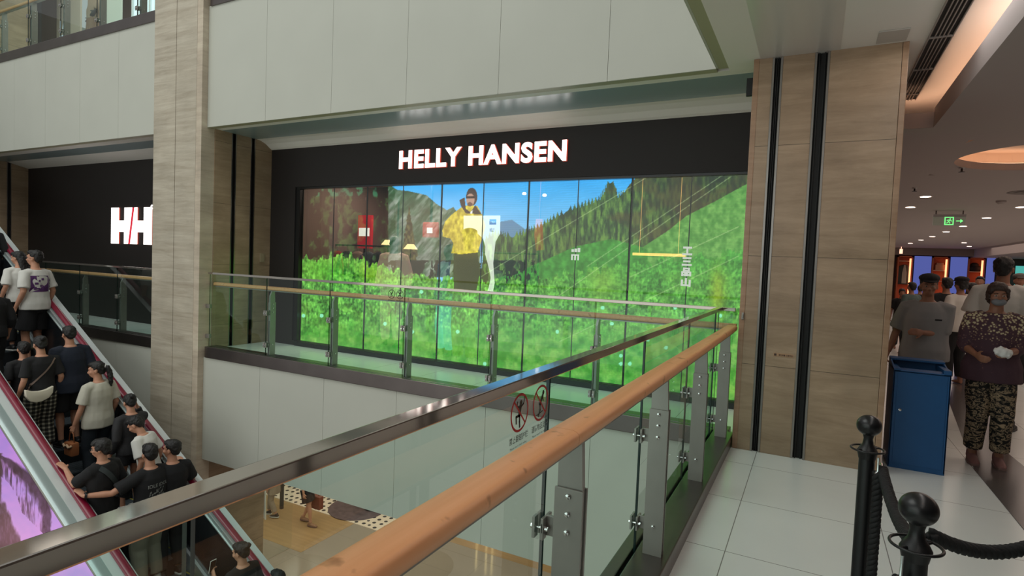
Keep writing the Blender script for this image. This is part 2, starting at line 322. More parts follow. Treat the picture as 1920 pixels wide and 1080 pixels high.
# ---------------------------------------------------------------- columns
def trims(mb, face, a0, a1, fix, z0, z1):   # steel guide either side of a dark slot
    d = .02
    for p, q, mi, e in ((a0, a0+.016, 1, .004), (a0+.016, a1-.016, 2, -.03), (a1-.016, a1, 1, .004)):
        if face == '-y': mb.box(p, q, fix-e, fix+.06, z0, z1, mi)
        else: mb.box(fix-.06, fix+e, p, q, z0, z1, mi)
r = root('stone_column', (0, 5.95, 0), 'travertine column with two dark shutter tracks, beside the blue bin', 'column')
mb = MB(); Y0 = 5.31
for a, b in ((-.545, -.402), (-.323, -.087), (.02, .505)): mb.box(a, b, Y0, Y0+.05, 0, 3.345)
mb.box(-.545, .52, Y0+.05, YS+.02, 0, 3.36); mb.build('shaft', TRAV, r, bevel=.0025)
mb = MB(); mb.box(.507, .548, Y0-.004, YS+.02, 0, 3.345).box(-.549, -.505, Y0-.004, Y0+.03, 0, 3.345).build('corner_strip', TRAVC, r, bevel=.004)
for a, b in ((-.402, -.323), (-.087, .02)):
    t = MB().box(a, a+.016, Y0-.004, Y0+.05, 0, 3.34).box(b-.016, b, Y0-.004, Y0+.05, 0, 3.34); o = t.build('shutter_track', STEEL, r)
    MB().box(a+.016, b-.016, Y0+.035, Y0+.049, 0, 3.34).box(a+.03, a+.036, Y0+.01, Y0+.04, 0, 3.34).box(b-.036, b-.03, Y0+.01, Y0+.04, 0, 3.34).build('track_slot', DARK, o)
nm = MB().box(-.262, -.11, Y0-.003, Y0+.001, .84, .868)
o = nm.build('notice_sticker', mat('sticker_beige', (176, 140, 108), .5), r)
t = MB(); fit_text(t, '请勿倚靠 注意安全', facing_y(-.222, Y0-.0042, .846), .108, .016, bold=.01); t.box(-.256, -.238, Y0-.0045, Y0-.003, .845, .863); t.build('lettering', mat('ink_brown', (70, 50, 44), .6), o)
MB().box(-.528, -.509, Y0-.02, Y0-.004, 1.13, 1.19).box(-.524, -.513, Y0-.026, Y0-.02, 1.145, 1.175).build('metal_switch_box', STEEL, r, bevel=.002)
MB().box(-.600, -.549, Y0+.02, Y0+.05, 3.05, 3.20).build('corner_bracket', DARK, r)
def atrium_column(x0, x1, label):
    r = root('stone_column', ((x0+x1)/2, 5.9, -5), label, 'column')
    y0 = 5.367; mb = MB(); a = x0+.555*(x1-x0)/1.18
    for z0, z1 in ((-5, 10),):
        mb.box(x0, a-.006, y0, y0+.05, z0, z1).box(a+.006, x1-.13, y0, y0+.05, z0, z1)
    mb.box(x0+.004, x1-.02, y0+.05, YF+.12, -5, 10); mb.build('shaft', TRAVL, r, bevel=.002)
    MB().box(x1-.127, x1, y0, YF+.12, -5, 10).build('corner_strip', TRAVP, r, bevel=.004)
    mb = MB()
    for p, q in ((YF+.12, 5.86), (5.94, 6.2), (6.28, YS)): mb.box(x1-.05, x1+.01, p, q, 0, 3.36)
    mb.box(x0-.04, x1-.05, YF+.12, YS+.04, -5, 10); mb.build('pilaster', TRAV, r)
    for p, q in ((5.86, 5.94), (6.2, 6.28)):
        o = MB().box(x1-.05, x1+.014, p, p+.014, 0, 3.36).box(x1-.05, x1+.014, q-.014, q, 0, 3.36).build('shutter_track', STEEL, r)
        MB().box(x1-.05, x1-.035, p+.014, q-.014, 0, 3.36).build('track_slot', DARK, o)
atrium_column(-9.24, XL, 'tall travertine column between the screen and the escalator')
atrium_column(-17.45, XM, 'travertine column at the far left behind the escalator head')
MB_ = MB().box(-8.045, -8.03, 6.40, 6.48, 1.38, 1.52)
tag(MB_.build('notice_plate', mat('plate_beige', (160, 146, 120), .5)), 'small notice plate on the dark pilaster left of the screen', 'sign')
# ceiling fittings
r = root('air_vent', (.733, 4, 3.34), 'long slotted air vent in the ceiling beside the warm cove', 'vent')
MB().box(.66, .805, -2, 7.0, 3.336, 3.346).build('slot', DARK, r)
mb = MB()
for x in (.655, .69, .715, .74, .765, .80): mb.box(x, x+.007, -2, 7.0, 3.325, 3.346)
for k in range(12): mb.box(.655, .807, -1.6+k*.76, -1.585+k*.76, 3.322, 3.346)
mb.build('grille', mat('vent_grey', (150, 142, 136), .5), r)
tag(MB().box(.325, .52, 5.02, 5.26, 3.335, 3.344).build('access_panel', mat('panel_grey', (188, 184, 178), .6), bevel=.003), 'square access panel in the ceiling above the stone column', 'panel')
def downlight(x, y, z, label):
    r = root('downlight', (x, y, z), label, 'light', 'downlights along the concourse ceiling')
    MB().lathe((x, y, z), [(.11, -.006), (.085, -.008), (.085, .0), (.11, .0)], 20).build('trim_ring', mat('white_trim', (225, 220, 214), .5), r)
    MB().lathe((x, y, z), [(.08, -.0115), (.08, -.0085)], 20).build('lens', emat('downlight_glow', (255, 226, 205), 9), r)
    return r
DL = [(1.67, 12.37), (1.67, 14.16), (3.45, 14.31), (3.42, 16.64), (3.46, 19.2), (3.46, 21.4), (3.48, 23.8), (3.48, 26.1), (3.46, 28.6), (5.03, 27.5), (5.74, 30.4)]
LB = ['nearest of the downlights right of the column', 'second downlight back beside the stone column', 'downlight at the right frame edge, nearest in its row', 'downlight right of the green exit sign', 'downlight just under the exit sign arrow', 'downlight just below the exit sign panel', 'downlight sixth from the front of its row', 'downlight seventh from the front of its row', 'farthest downlight in the long left row', 'left of the pair of far downlights by the bulkhead', 'right of the pair of far downlights by the bulkhead']
dl0 = None
for (x, y), l in zip(DL, LB):
    if dl0 is None: dl0 = downlight(x, y, 3.0, l)
    else: dup(dl0, (x, y, 3.0), l)
for (x, y), l in zip([(8.2, 28.5), (8.9, 29.6), (9.4, 27.4), (9.9, 30.0)], ['leftmost small light under the dark bulkhead', 'second small light under the dark bulkhead', 'nearest small light under the bulkhead above the tall man', 'rightmost small light under the dark bulkhead']):
    dup(dl0, (x, y, 2.62), l)['group'] = 'small lights under the bulkhead'
for (x, y, z, l) in ((1.62, 9.3, 3.0, 'sprinkler head on the ceiling near the cove corner'), (1.36, 8.6*1.0+2.6, 3.0, 'sprinkler head on the ceiling close to the column')):
    r = root('sprinkler', (x, y, z), l, 'sprinkler'); MB().tube([(x, y, z), (x, y, z-.05)], .012).lathe((x, y, z-.06), [(.035, 0), (.035, .006)], 12).build('deflector', BLACK, r); MB().lathe((x, y, z-.012), [(.03, 0), (.04, .012)], 14).build('flange', STEEL, r)
sm = root('smoke_detector', (2.0, 6.9, 3.0), 'white twin smoke detector on the ceiling under the air vent', 'detector')
MB().box(1.93, 2.07, 6.62, 6.76, 2.96, 3.0).build('housing', PLAST, sm, bevel=.01); MB().lathe((1.9, 6.9, 2.95), [(.03, 0), (.06, .02), (.06, .05)], 18).build('sensor', PLAST, sm, smooth='auto')
r = root('air_diffuser', (3.0, 12.0, 3.0), 'round grey air diffuser flush in the lowered ceiling', 'vent')
mb = MB()
for k in range(3): mb.lathe((3.0, 12.0, 2.995-.006*k), [(.30-.09*k, 0), (.26-.09*k, .012)], 28)
mb.build('ring', mat('diffuser_grey', (110, 98, 94), .6), r)
r = root('round_detector', (2.9, 13.2, 3.0), 'small round detector between the two rows of downlights', 'detector'); MB().lathe((2.9, 13.2, 2.94), [(.04, 0), (.075, .03), (.075, .06)], 20).build('housing', CEIL2, r)
# exit sign
e0 = Vector((2.18, 15, 2.67)); r = root('exit_sign', tuple(e0), 'green lit running man exit sign hanging from the ceiling', 'sign')
MB().box(2.18, 2.74, 14.97, 15.03, 2.875, 2.92).box(2.22, 2.24, 14.99, 15.01, 2.92, 3.0).box(2.68, 2.70, 14.99, 15.01, 2.92, 3.0).build('housing', mat('sign_grey', (96, 90, 88), .5), r)
MB().box(2.18, 2.74, 14.995, 15.005, 2.69, 2.875).build('acrylic_panel', glassmat('acrylic', (.80, .90, .84)), r)
G = emat('exit_green', (110, 220, 120), 1.3); mb = MB()
X, Z = 2.38, 2.70; y0, y1 = 14.985, 14.994
for a, b, c, d in ((0, .16, 0, .02), (0, .16, .15, .17), (0, .02, 0, .17), (.14, .16, 0, .17)): mb.box(X+a, X+b, y0, y1, Z+c, Z+d)
mb.ell((X+.098, 14.99, Z+.128), (.013, .006, .013)); B = lambda *p: mb.tube([(X+a, 14.99, Z+b) for a, b in p], .0085, 6)
B((.09, .105), (.07, .07)); B((.09, .105), (.115, .095), (.12, .075)); B((.085, .105), (.055, .105), (.045, .085)); B((.07, .07), (.095, .055), (.092, .03)); B((.07, .07), (.055, .045), (.03, .04))
mb.prism([(X+.20, Z+.075), (X+.27, Z+.075), (X+.27, Z+.045), (X+.32, Z+.085), (X+.27, Z+.125), (X+.27, Z+.095), (X+.20, Z+.095)], 'y', y0, y1)
mb.build('running_man_pictogram', G, r)
# far shop: shelf bays and blue panels
def fx(px): return on_y(px, 500, 33).x
for i, (a, b) in enumerate(((1683, 1712), (1748, 1780), (1816, 1848))):
    x0, x1 = fx(a), fx(b); r = root('display_shelf', ((x0+x1)/2, 33.3, .4), ['orange wooden shelf bay with hanging coat, next to column', 'orange wooden shelf bay with folded cloth, middle of three', 'orange wooden shelf bay with dark bag, rightmost of three'][i], 'shelf', 'lit shelf bays of the far shop')
    OR = mat('shelf_orange', (196, 96, 52), .5, emit=(150, 60, 30), es=.0)
    MB().box(x0, x1, 33.5, 33.55, .3, 2.62).box(x0, x0+.06, 33.1, 33.5, .3, 2.62).box(x1-.06, x1, 33.1, 33.5, .3, 2.62).box(x0, x1, 33.1, 33.5, 2.56, 2.62).build('cabinet', OR, r)
    for z in ((2.35,) if i == 0 else (1.95, 1.45)): MB().box(x0+.06, x1-.06, 33.12, 33.5, z, z+.04).build('shelf_board', mat('shelf_pale', (226, 176, 140), .5), r)
    MB().box(x1-.14, x1-.07, 33.08, 33.1, .5, 2.5).build('light_strip', emat('shelf_glow', (255, 160, 110), 2.2), r)
for i, (a, b) in enumerate(((1714, 1746), (1782, 1814), (1850, 1866))):
    tag(MB().box(fx(a), fx(b), 33.0, 33.05, .3, 2.62).build('blue_light_panel', emat('panel_blue', (88, 98, 170), .75)), ['tall blue panel left of the three in the far shop', 'tall blue panel in the middle of the far shop', 'narrow blue panel beside the tall man in the far shop'][i], 'panel', 'blue panels of the far shop')
tag(MB().box(fx(1905), fx(1940), 33.0, 33.05, 1.2, 2.3).build('teal_screen', emat('panel_teal', (90, 190, 180), .7)), 'teal lit screen behind the hat at the right edge', 'screen')
c = fx(1697); r = root('hanging_coat', (c, 33.2, 1.2), 'dark coat with pale front hanging in the shelf bay', 'coat')
MB().tube([(c, 33.2, 2.2), (c, 33.2, 2.1), (c, 33.2, 1.6), (c, 33.2, 1.25)], [(.06, .05), (.3, .09), (.33, .1), (.30, .1)], 14).build('coat_body', mat('coat_grey', (70, 72, 66), .8), r, smooth=True)
MB().tube([(c, 33.1, 2.18), (c, 33.09, 1.8), (c, 33.09, 1.3)], [(.03, .02), (.09, .02), (.09, .02)], 8).build('pale_front', mat('coat_cream', (200, 184, 160), .8), r)
c = fx(1764); tag(MB().box(c-.18, c+.18, 33.15, 33.4, 1.99, 2.25).box(c-.14, c+.14, 33.14, 33.39, 2.25, 2.33).build('folded_clothes', mat('fold_tan', (205, 150, 110), .8), bevel=.02), 'stack of tan folded clothes on the middle shelf bay', 'clothes')
c = fx(1830); tag(MB().ell((c, 33.3, 2.12), (.34, .14, .15)).ell((c, 33.3, 2.28), (.16, .1, .12)).build('dark_bag', mat('bag_dark', (28, 24, 26), .7), smooth=True), 'dark rounded bag on the rightmost shelf bay', 'bag')
c = fx(1682.5); tag(MB().box(c-.06, c+.06, 32.0, 32.05, 2.68, 2.90).box(c-.01, c+.01, 32.01, 32.04, 2.90, 3.0).build('lit_shop_sign', emat('sign_white_orange', (255, 190, 160), 1.6)), 'small glowing shop sign just right of the column edge', 'sign')
# ================================================================ RAILINGS
POSTM = mat('post_steel', (150, 146, 140), .4, .6, vary=.05, vscale=8)
SRED = mat('sticker_red', (165, 30, 42), .5); SINK = mat('sticker_black', (18, 18, 20), .5)
def disc_ring(mb, M, r0, r1, mi, n=36, z=0):
    vs = []; 
    for k in range(n):
        a = 2*PI*k/n
        for r in (r0, r1): vs.append(M @ Vector((math.cos(a)*r, math.sin(a)*r, z)))
    mb.add(vs, [(2*k, 2*k+1, 2*((k+1) % n)+1, 2*((k+1) % n)) for k in range(n)], mi)
def limb(mb, M, pts, w, mi, z=0):
    for (a, b), (c, d) in zip(pts[:-1], pts[1:]):
        v = Vector((c-a, d-b, 0)); nrm = Vector((-v.y, v.x, 0)).normalized()*w; p = Vector((a, b, z)); q = Vector((c, d, z)); e = v.normalized()*w*.6
        mb.add([M @ x for x in (p-nrm-e, q-nrm+e, q+nrm+e, p+nrm-e)], [(0, 1, 2, 3)], mi)
def pictogram(mb, M, kind, R, ring):
    disc_ring(mb, M, R*.87, R, ring)
    n = 16; c = (R*.1, R*.5) if kind == 0 else (R*.28, R*.52)
    mb.add([M @ Vector((c[0]+math.cos(2*PI*k/n)*R*.14, c[1]+math.sin(2*PI*k/n)*R*.14, .0002)) for k in range(n)], [tuple(range(n))], 1)
    if kind == 0:
        limb(mb, M, [(R*.05, R*.3), (-R*.05, -R*.15)], R*.14, 1, .0002); limb(mb, M, [(-R*.1, R*.3), (-R*.35, R*.35), (-R*.3, R*.6)], R*.055, 1, .0002)
        limb(mb, M, [(R*.15, R*.3), (R*.4, R*.4), (R*.5, R*.72)], R*.055, 1, .0002); limb(mb, M, [(0, -R*.15), (0, -R*.45), (R*.05, -R*.75)], R*.075, 1, .0002); limb(mb, M, [(-R*.1, -R*.15), (-R*.4, -R*.15), (-R*.35, -R*.5)], R*.07, 1, .0002)
    else:
        limb(mb, M, [(R*.2, R*.35), (-R*.1, -R*.05)], R*.12, 1, .0002); limb(mb, M, [(-R*.1, -R*.05), (-R*.05, -R*.4), (-R*.25, -R*.7)], R*.06, 1, .0002); limb(mb, M, [(R*.2, R*.3), (R*.35, R*.05)], R*.045, 1, .0002); limb(mb, M, [(-R*.5, -R*.62), (R*.3, -R*.5)], R*.03, 1, .0002)
    limb(mb, M, [(-R*.64, R*.64), (R*.64, -R*.64)], R*.055, ring, .0004)
def railing(axis, s0, s1, g, zb, joints, label, sgn=1, sticker=None, detail=True, chan=(-.07, .178)):
    P = (lambda s, t, z: (g+t, s, z+zb)) if axis == 'y' else (lambda s, t, z: (s, g+t, z+zb))
    def bx(mb, a, b, t0, t1, z0, z1, mi=0):
        p, q = P(a, t0, z0), P(b, t1, z1); return mb.box(min(p[0], q[0]), max(p[0], q[0]), min(p[1], q[1]), max(p[1], q[1]), p[2], q[2], mi)
    r = root('glass_railing', P((s0+s1)/2, 0, 0), label, 'railing')
    bx(MB(), s0, s1, -.023, .023, 1.181, 1.212).build('top_rail', RAILST, r, bevel=.003)
    # wooden handrail: rounded section swept along s
    prof = []
    for k in range(20):
        a = 2*PI*k/20; c, s_ = math.cos(a), math.sin(a); prof.append((.114+.048*math.copysign(abs(c)**.5, c), 1.034+.026*math.copysign(abs(s_)**.62, s_)))
    cuts = [s0]+[x for x in ((1.55, 4.05) if axis == 'y' else (-3.9,)) if s0 < x < s1]+[s1]
    for a, b in zip(cuts[:-1], cuts[1:]):
        mb = MB(); vs = [P(s, t, z) for s in (a+.0008, b-.0008) for t, z in prof]; n = 20
        mb.add(vs, [tuple(range(n)), tuple(range(n, 2*n))]+[(k, (k+1) % n, n+(k+1) % n, n+k) for k in range(n)]); mb.build('handrail', WOODR, r, smooth='auto')
    mb = MB(); bx(mb, s0, s1, .09, .138, .994, 1.006); mb.build('rail_backing', POSTM, r)
    mb = MB(); bx(mb, s0, s1, chan[0], -.008, -.07, .098); bx(mb, s0, s1, .010, chan[1], -.07, .098); bx(mb, s0, s1, -.008, .010, -.07, .07); mb.build('base_channel', STEELD, r, bevel=.006)
    js = [s0+.01]+sorted(j for j in joints if s0 < j < s1)+[s1-.01]; panes = []
    for a, b in zip(js[:-1], js[1:]):
        if b-a < .06: continue
        mb = MB(); p, q = P(a+.006, -.005, .07), P(b-.006, .005, 1.182)
        x0, x1, y0, y1 = min(p[0], q[0]), max(p[0], q[0]), min(p[1], q[1]), max(p[1], q[1]); z0, z1 = p[2], q[2]
        vs = [(x, y, z) for z in (z0, z1) for y in (y0, y1) for x in (x0, x1)]
        big = [(0, 4, 6, 2), (1, 3, 7, 5)] if axis == 'y' else [(0, 1, 5, 4), (2, 6, 7, 3)]; oth = [(0, 1, 5, 4), (2, 6, 7, 3)] if axis == 'y' else [(0, 4, 6, 2), (1, 3, 7, 5)]
        mb.add(vs, big, 0); mb.add(vs, oth+[(0, 2, 3, 1), (4, 5, 7, 6)], 1); panes.append(mb.build('glass_pane', [GLASS, GEDGE], r))
    for j in joints:
        if not s0 < j < s1: continue
        mb = MB()
        for o in (-.022, .014): bx(mb, j+o, j+o+.008, .047, .142, .098, .838)
        bx(mb, j-.012, j+.012, .062, .134, .098, .60); post = mb.build('post', POSTM, r, bevel=.0012 if detail else 0)
        if detail or True:
            prof = [(.052, .58), (.136, .58), (.136, .84), (.128, .99), (.10, 1.004), (.085, 1.0), (.052, .93)]
            vs = [P(j+d, t, z) for d in (-.012, .012) for t, z in prof]; n = len(prof)
            MB().add(vs, [tuple(range(n)), tuple(range(n, 2*n))]+[(k, (k+1) % n, n+(k+1) % n, n+k) for k in range(n)]).build('post_head', POSTM, post)
        for zc in (.70, .25):
            mb = MB(); bx(mb, j-.006, j+.006, .012, .05, zc-.035, zc+.03)
            for t0, t1 in ((-.022, -.012), (.008, .018)):
                bx(mb, j-.034, j-.006, t0, t1, zc-.042, zc+.028); bx(mb, j+.006, j+.034, t0, t1, zc-.042, zc+.028)
            bx(mb, j-.034, j+.034, .010, .016, zc-.02, zc+.012)
            mb.build('glass_clamp', POSTM, post, bevel=.0015 if detail else 0)
            if detail:
                for o in (-.02, .02): MB().tube([P(j+o, -.030, zc-.008), P(j+o, -.022, zc-.008), P(j+o, -.0219, zc-.008), P(j+o, .0179, zc-.008), P(j+o, .018, zc-.008), P(j+o, .03, zc-.008)], [.0085, .0085, .004, .004, .0085, .0085], 10).build('clamp_bolt', CHROME, post)
        if detail:
            for zc, t in ((.815, .094), (.758, .094), (.70, .094), (.246, .094)):
                MB().tube([P(j+q_, t, zc) for q_ in (-.031, -.029, -.022, .022, .029, .031)], [.004, .0085, .0095, .0095, .0085, .004], 10).build('bolt', CHROME, post, smooth='auto')
    return r, panes
rn, panes = railing('y', -1.2, 5.45, -.734, 0, [-.72, .48, 1.68, 2.87, 4.05, 5.25], 'near glass railing with orange wooden handrail and mirror steel top', detail=True)
pn = [p for p in panes if True][3] if len(panes) > 3 else panes[0]
# the pane that ends at the joint y = 1.68
def pane_at(y):
    for p in panes:
        ys = [v.co.y+ORG[p.name].y for v in p.data.vertices]
        if min(ys) < y < max(ys): return p
MX = lambda y, z: Matrix.Translation((-.7275, y, z)) @ Matrix(((0, 0, 1, 0), (1, 0, 0, 0), (0, 1, 0, 0), (0, 0, 0, 1)))
for yc, kind, t1, t2 in ((1.468, 0, '禁止翻越护栏', "Please don't climb railing"), (1.612, 1, '谨防物品坠落', 'Please watch for falling')):
    mb = MB(); pictogram(mb, MX(yc, 1.108), kind, .0565, 0)
    fit_text(mb, t1, MX(yc-.058, 1.024), .116, .021, 1, bold=.008, spacing=1.1); fit_text(mb, t2, MX(yc-.052, 1.007), .105, .0085, 1, bold=.0)
    mb.build('warning_sticker', [SRED, SINK], pane_at(yc))
rf, fpanes = railing('x', XL+.05, -.60, 5.50, 0, [-6.75, -5.55, -4.33, -3.13, -1.92], 'glass railing with wooden handrail in front of the green screen', detail=True, chan=(-.06, .15))
MY = lambda x, z: Matrix.Translation((x, 5.493, z)) @ RY
for p in fpanes:
    xs = [v.co.x+ORG[p.name].x for v in p.data.vertices]
    if min(xs) < -4.45 < max(xs):
        for xc, kd in ((-4.53, 1), (-4.40, 0)):
            mb = MB(); pictogram(mb, MY(xc, 1.095), kd, .055, 1); fit_text(mb, '禁止翻越护栏' if kd == 0 else '谨防物品坠落', MY(xc-.052, 1.012), .104, .018, 1, bold=.006); mb.build('warning_sticker', [SRED, SINK], p)
railing('x', XM+.02, -9.27, 5.50, 0, [-10.45, -11.65, -12.85, -14.05, -15.25], 'glass railing in front of the dark HH store front', chan=(-.06, .15))
railing('x', XM+.02, -9.27, 5.50, 5.17, [-9.95, -11.15, -12.35, -13.55, -14.75], 'glass railing of the upper floor at the top left corner', chan=(-.06, .15))
railing('x', XL+.05, -.9, 5.50, 5.17, [-6.75, -5.55, -4.33, -3.13, -1.92], 'upper floor glass railing above the cream fascia over the screen', detail=False, chan=(-.06, .15))
# rail end brackets on the columns
for x, y, l in ((-8.0, 5.5, 'small steel clamp plates holding glass against the column'),):
    r = root('wall_clamp', (x, y, .5), l, 'bracket'); 
    for z in (.25, .70): MB().box(x-.06, x+.03, y-.02, y+.02, z-.03, z+.03).build('clamp_plate', POSTM, r, bevel=.002)
# ================================================================ SIGNS
LW = emat('letter_white', (255, 246, 240), 2.6); LR = mat('letter_side', (190, 96, 84), .5, emit=(230, 90, 70), es=.5)
mb = MB(); fit_text(mb, 'HELLY HANSEN', facing_y(-5.355, YS-.032, 2.812), 2.59, .262, bold=.042, spacing=1.1)
lt = root('store_sign', (-4.06, YS, 2.95), 'white lit letters reading HELLY HANSEN on black fascia', 'sign'); o = mb.build('letter_faces', LW, lt)
mb = MB(); fit_text(mb, 'HELLY HANSEN', facing_y(-5.358, YS-.015, 2.809), 2.596, .268, bold=.042, extrude=.015, spacing=1.1); mb.build('letter_returns', LR, lt)
hh = root('store_sign', (-12.04, YS, 1.95), 'white lit HH logo with slanted red slash on black wall', 'sign')
def hpoly(mb, y0, y1, mi, e=0):
    X0, Z0, Wd, Hh = -12.744, 1.598, 1.40, .725
    u = lambda a: X0+Wd*a; v = lambda b: Z0+Hh*b
    for pts in ([(0, 0), (.195, 0), (.195, .33), (.33, .33), (.33, 0), (.43, 0), (.528, 1), (.335, 1), (.335, .64), (.195, .64), (.195, 1), (0, 1)],
                [(.485, 0), (.655, 0), (.655, .33), (.81, .33), (.81, 0), (1, 0), (1, 1), (.81, 1), (.81, .64), (.655, .64), (.655, 1), (.583, 1)]):
        mb.prism([(u(a)+e*(1 if a > .5 else -1)*0, v(b)) for a, b in pts], 'y', y0, y1, mi)
mb = MB(); hpoly(mb, YS-.024, YS-.02, 0); mb.build('letter_faces', LW, hh); mb = MB(); hpoly(mb, YS-.019, YS, 0); mb.build('letter_returns', LR, hh)
MB().prism([(-12.744+1.4*a, 1.598+.725*b) for a, b in ((.43, 0), (.485, 0), (.583, 1), (.528, 1))], 'y', YS-.021, YS).build('red_slash', mat('slash_red', (200, 30, 50), .4, emit=(220, 40, 60), es=.6), hh)
mb = MB(); disc_ring(mb, facing_y(-11.27, YS-.067, 2.32), .028, .045, 0); disc_ring(mb, facing_y(-11.27, YS-.067, 2.32), 0, .012, 0); mb.build('registered_mark', LW, hh)
# ================================================================ LED SCREEN
def h2(ix, iy, s): v = np.sin(ix*127.1+iy*311.7+s*74.7)*43758.5453; return v-np.floor(v)
def vn(x, y, s=0):
    ix, iy = np.floor(x), np.floor(y); fx_, fy_ = x-ix, y-iy; fx_ = fx_*fx_*(3-2*fx_); fy_ = fy_*fy_*(3-2*fy_)
    a = h2(ix, iy, s)*(1-fx_)+h2(ix+1, iy, s)*fx_; b = h2(ix, iy+1, s)*(1-fx_)+h2(ix+1, iy+1, s)*fx_; return a*(1-fy_)+b*fy_
def fb(x, y, s=0, o=4):
    r = 0; a = .5; t = 0
    for k in range(o): r = r+a*vn(x*2**k, y*2**k, s+k); t += a; a *= .55
    return r/t
def inpoly(x, y, P):
    r = np.zeros(x.shape, bool); n = len(P)
    for i in range(n):
        x1, y1 = P[i]; x2, y2 = P[(i+1) % n]
        if y1 == y2: continue
        c = ((y1 > y) != (y2 > y)) & (x < (x2-x1)*(y-y1)/(y2-y1)+x1); r ^= c
    return r
def lerp(a, b, t): return a[None]*(1-t[:, None])+b[None]*t[:, None]
C3 = lambda *c: np.array(c, float)
def painted(name, corners, nu, nv, fn, parent, m, px=True):   # fn(picture x, picture y) -> sRGB 0..255
    a, b, c, d = [np.array(p, float) for p in corners]   # bottom left, bottom right, top right, top left
    U, V = np.meshgrid(np.linspace(0, 1, nu), np.linspace(0, 1, nv)); U = U.ravel()[:, None]; V = V.ravel()[:, None]
    P = a*(1-U)*(1-V)+b*U*(1-V)+c*U*V+d*(1-U)*V
    R_ = np.array(CM); q = (P-np.array([0, 0, CAMH])) @ R_; X = 960-q[:, 0]/q[:, 2]*FPX; Y = 540+q[:, 1]/q[:, 2]*FPX
    col = np.clip(fn(X, Y), 0, 255)/255; col = np.where(col <= .04045, col/12.92, ((col+.055)/1.055)**2.4)
    off = np.array(ORG[parent.name]) if parent else 0
    me = bpy.data.meshes.new(name); i = np.arange((nu-1)*(nv-1)); j = i//(nu-1)*nu+i % (nu-1); F = np.stack([j, j+1, j+nu+1, j+nu], 1)
    me.vertices.add(len(P)); me.vertices.foreach_set('co', (P-off).ravel()); me.loops.add(F.size); me.loops.foreach_set('vertex_index', F.ravel().astype(np.int32)); me.polygons.add(len(F)); me.polygons.foreach_set('loop_start', (np.arange(len(F))*4).astype(np.int32)); me.update(calc_edges=True); me.validate()
    at = me.color_attributes.new('picture', 'FLOAT_COLOR', 'POINT'); at.data.foreach_set('color', np.concatenate([col, np.ones((len(col), 1))], 1).astype(np.float32).ravel())
    me.materials.append(m); o = bpy.data.objects.new(name, me); COL.objects.link(o)
    if parent: o.parent = parent; ORG[o.name] = Vector(off)
    return o
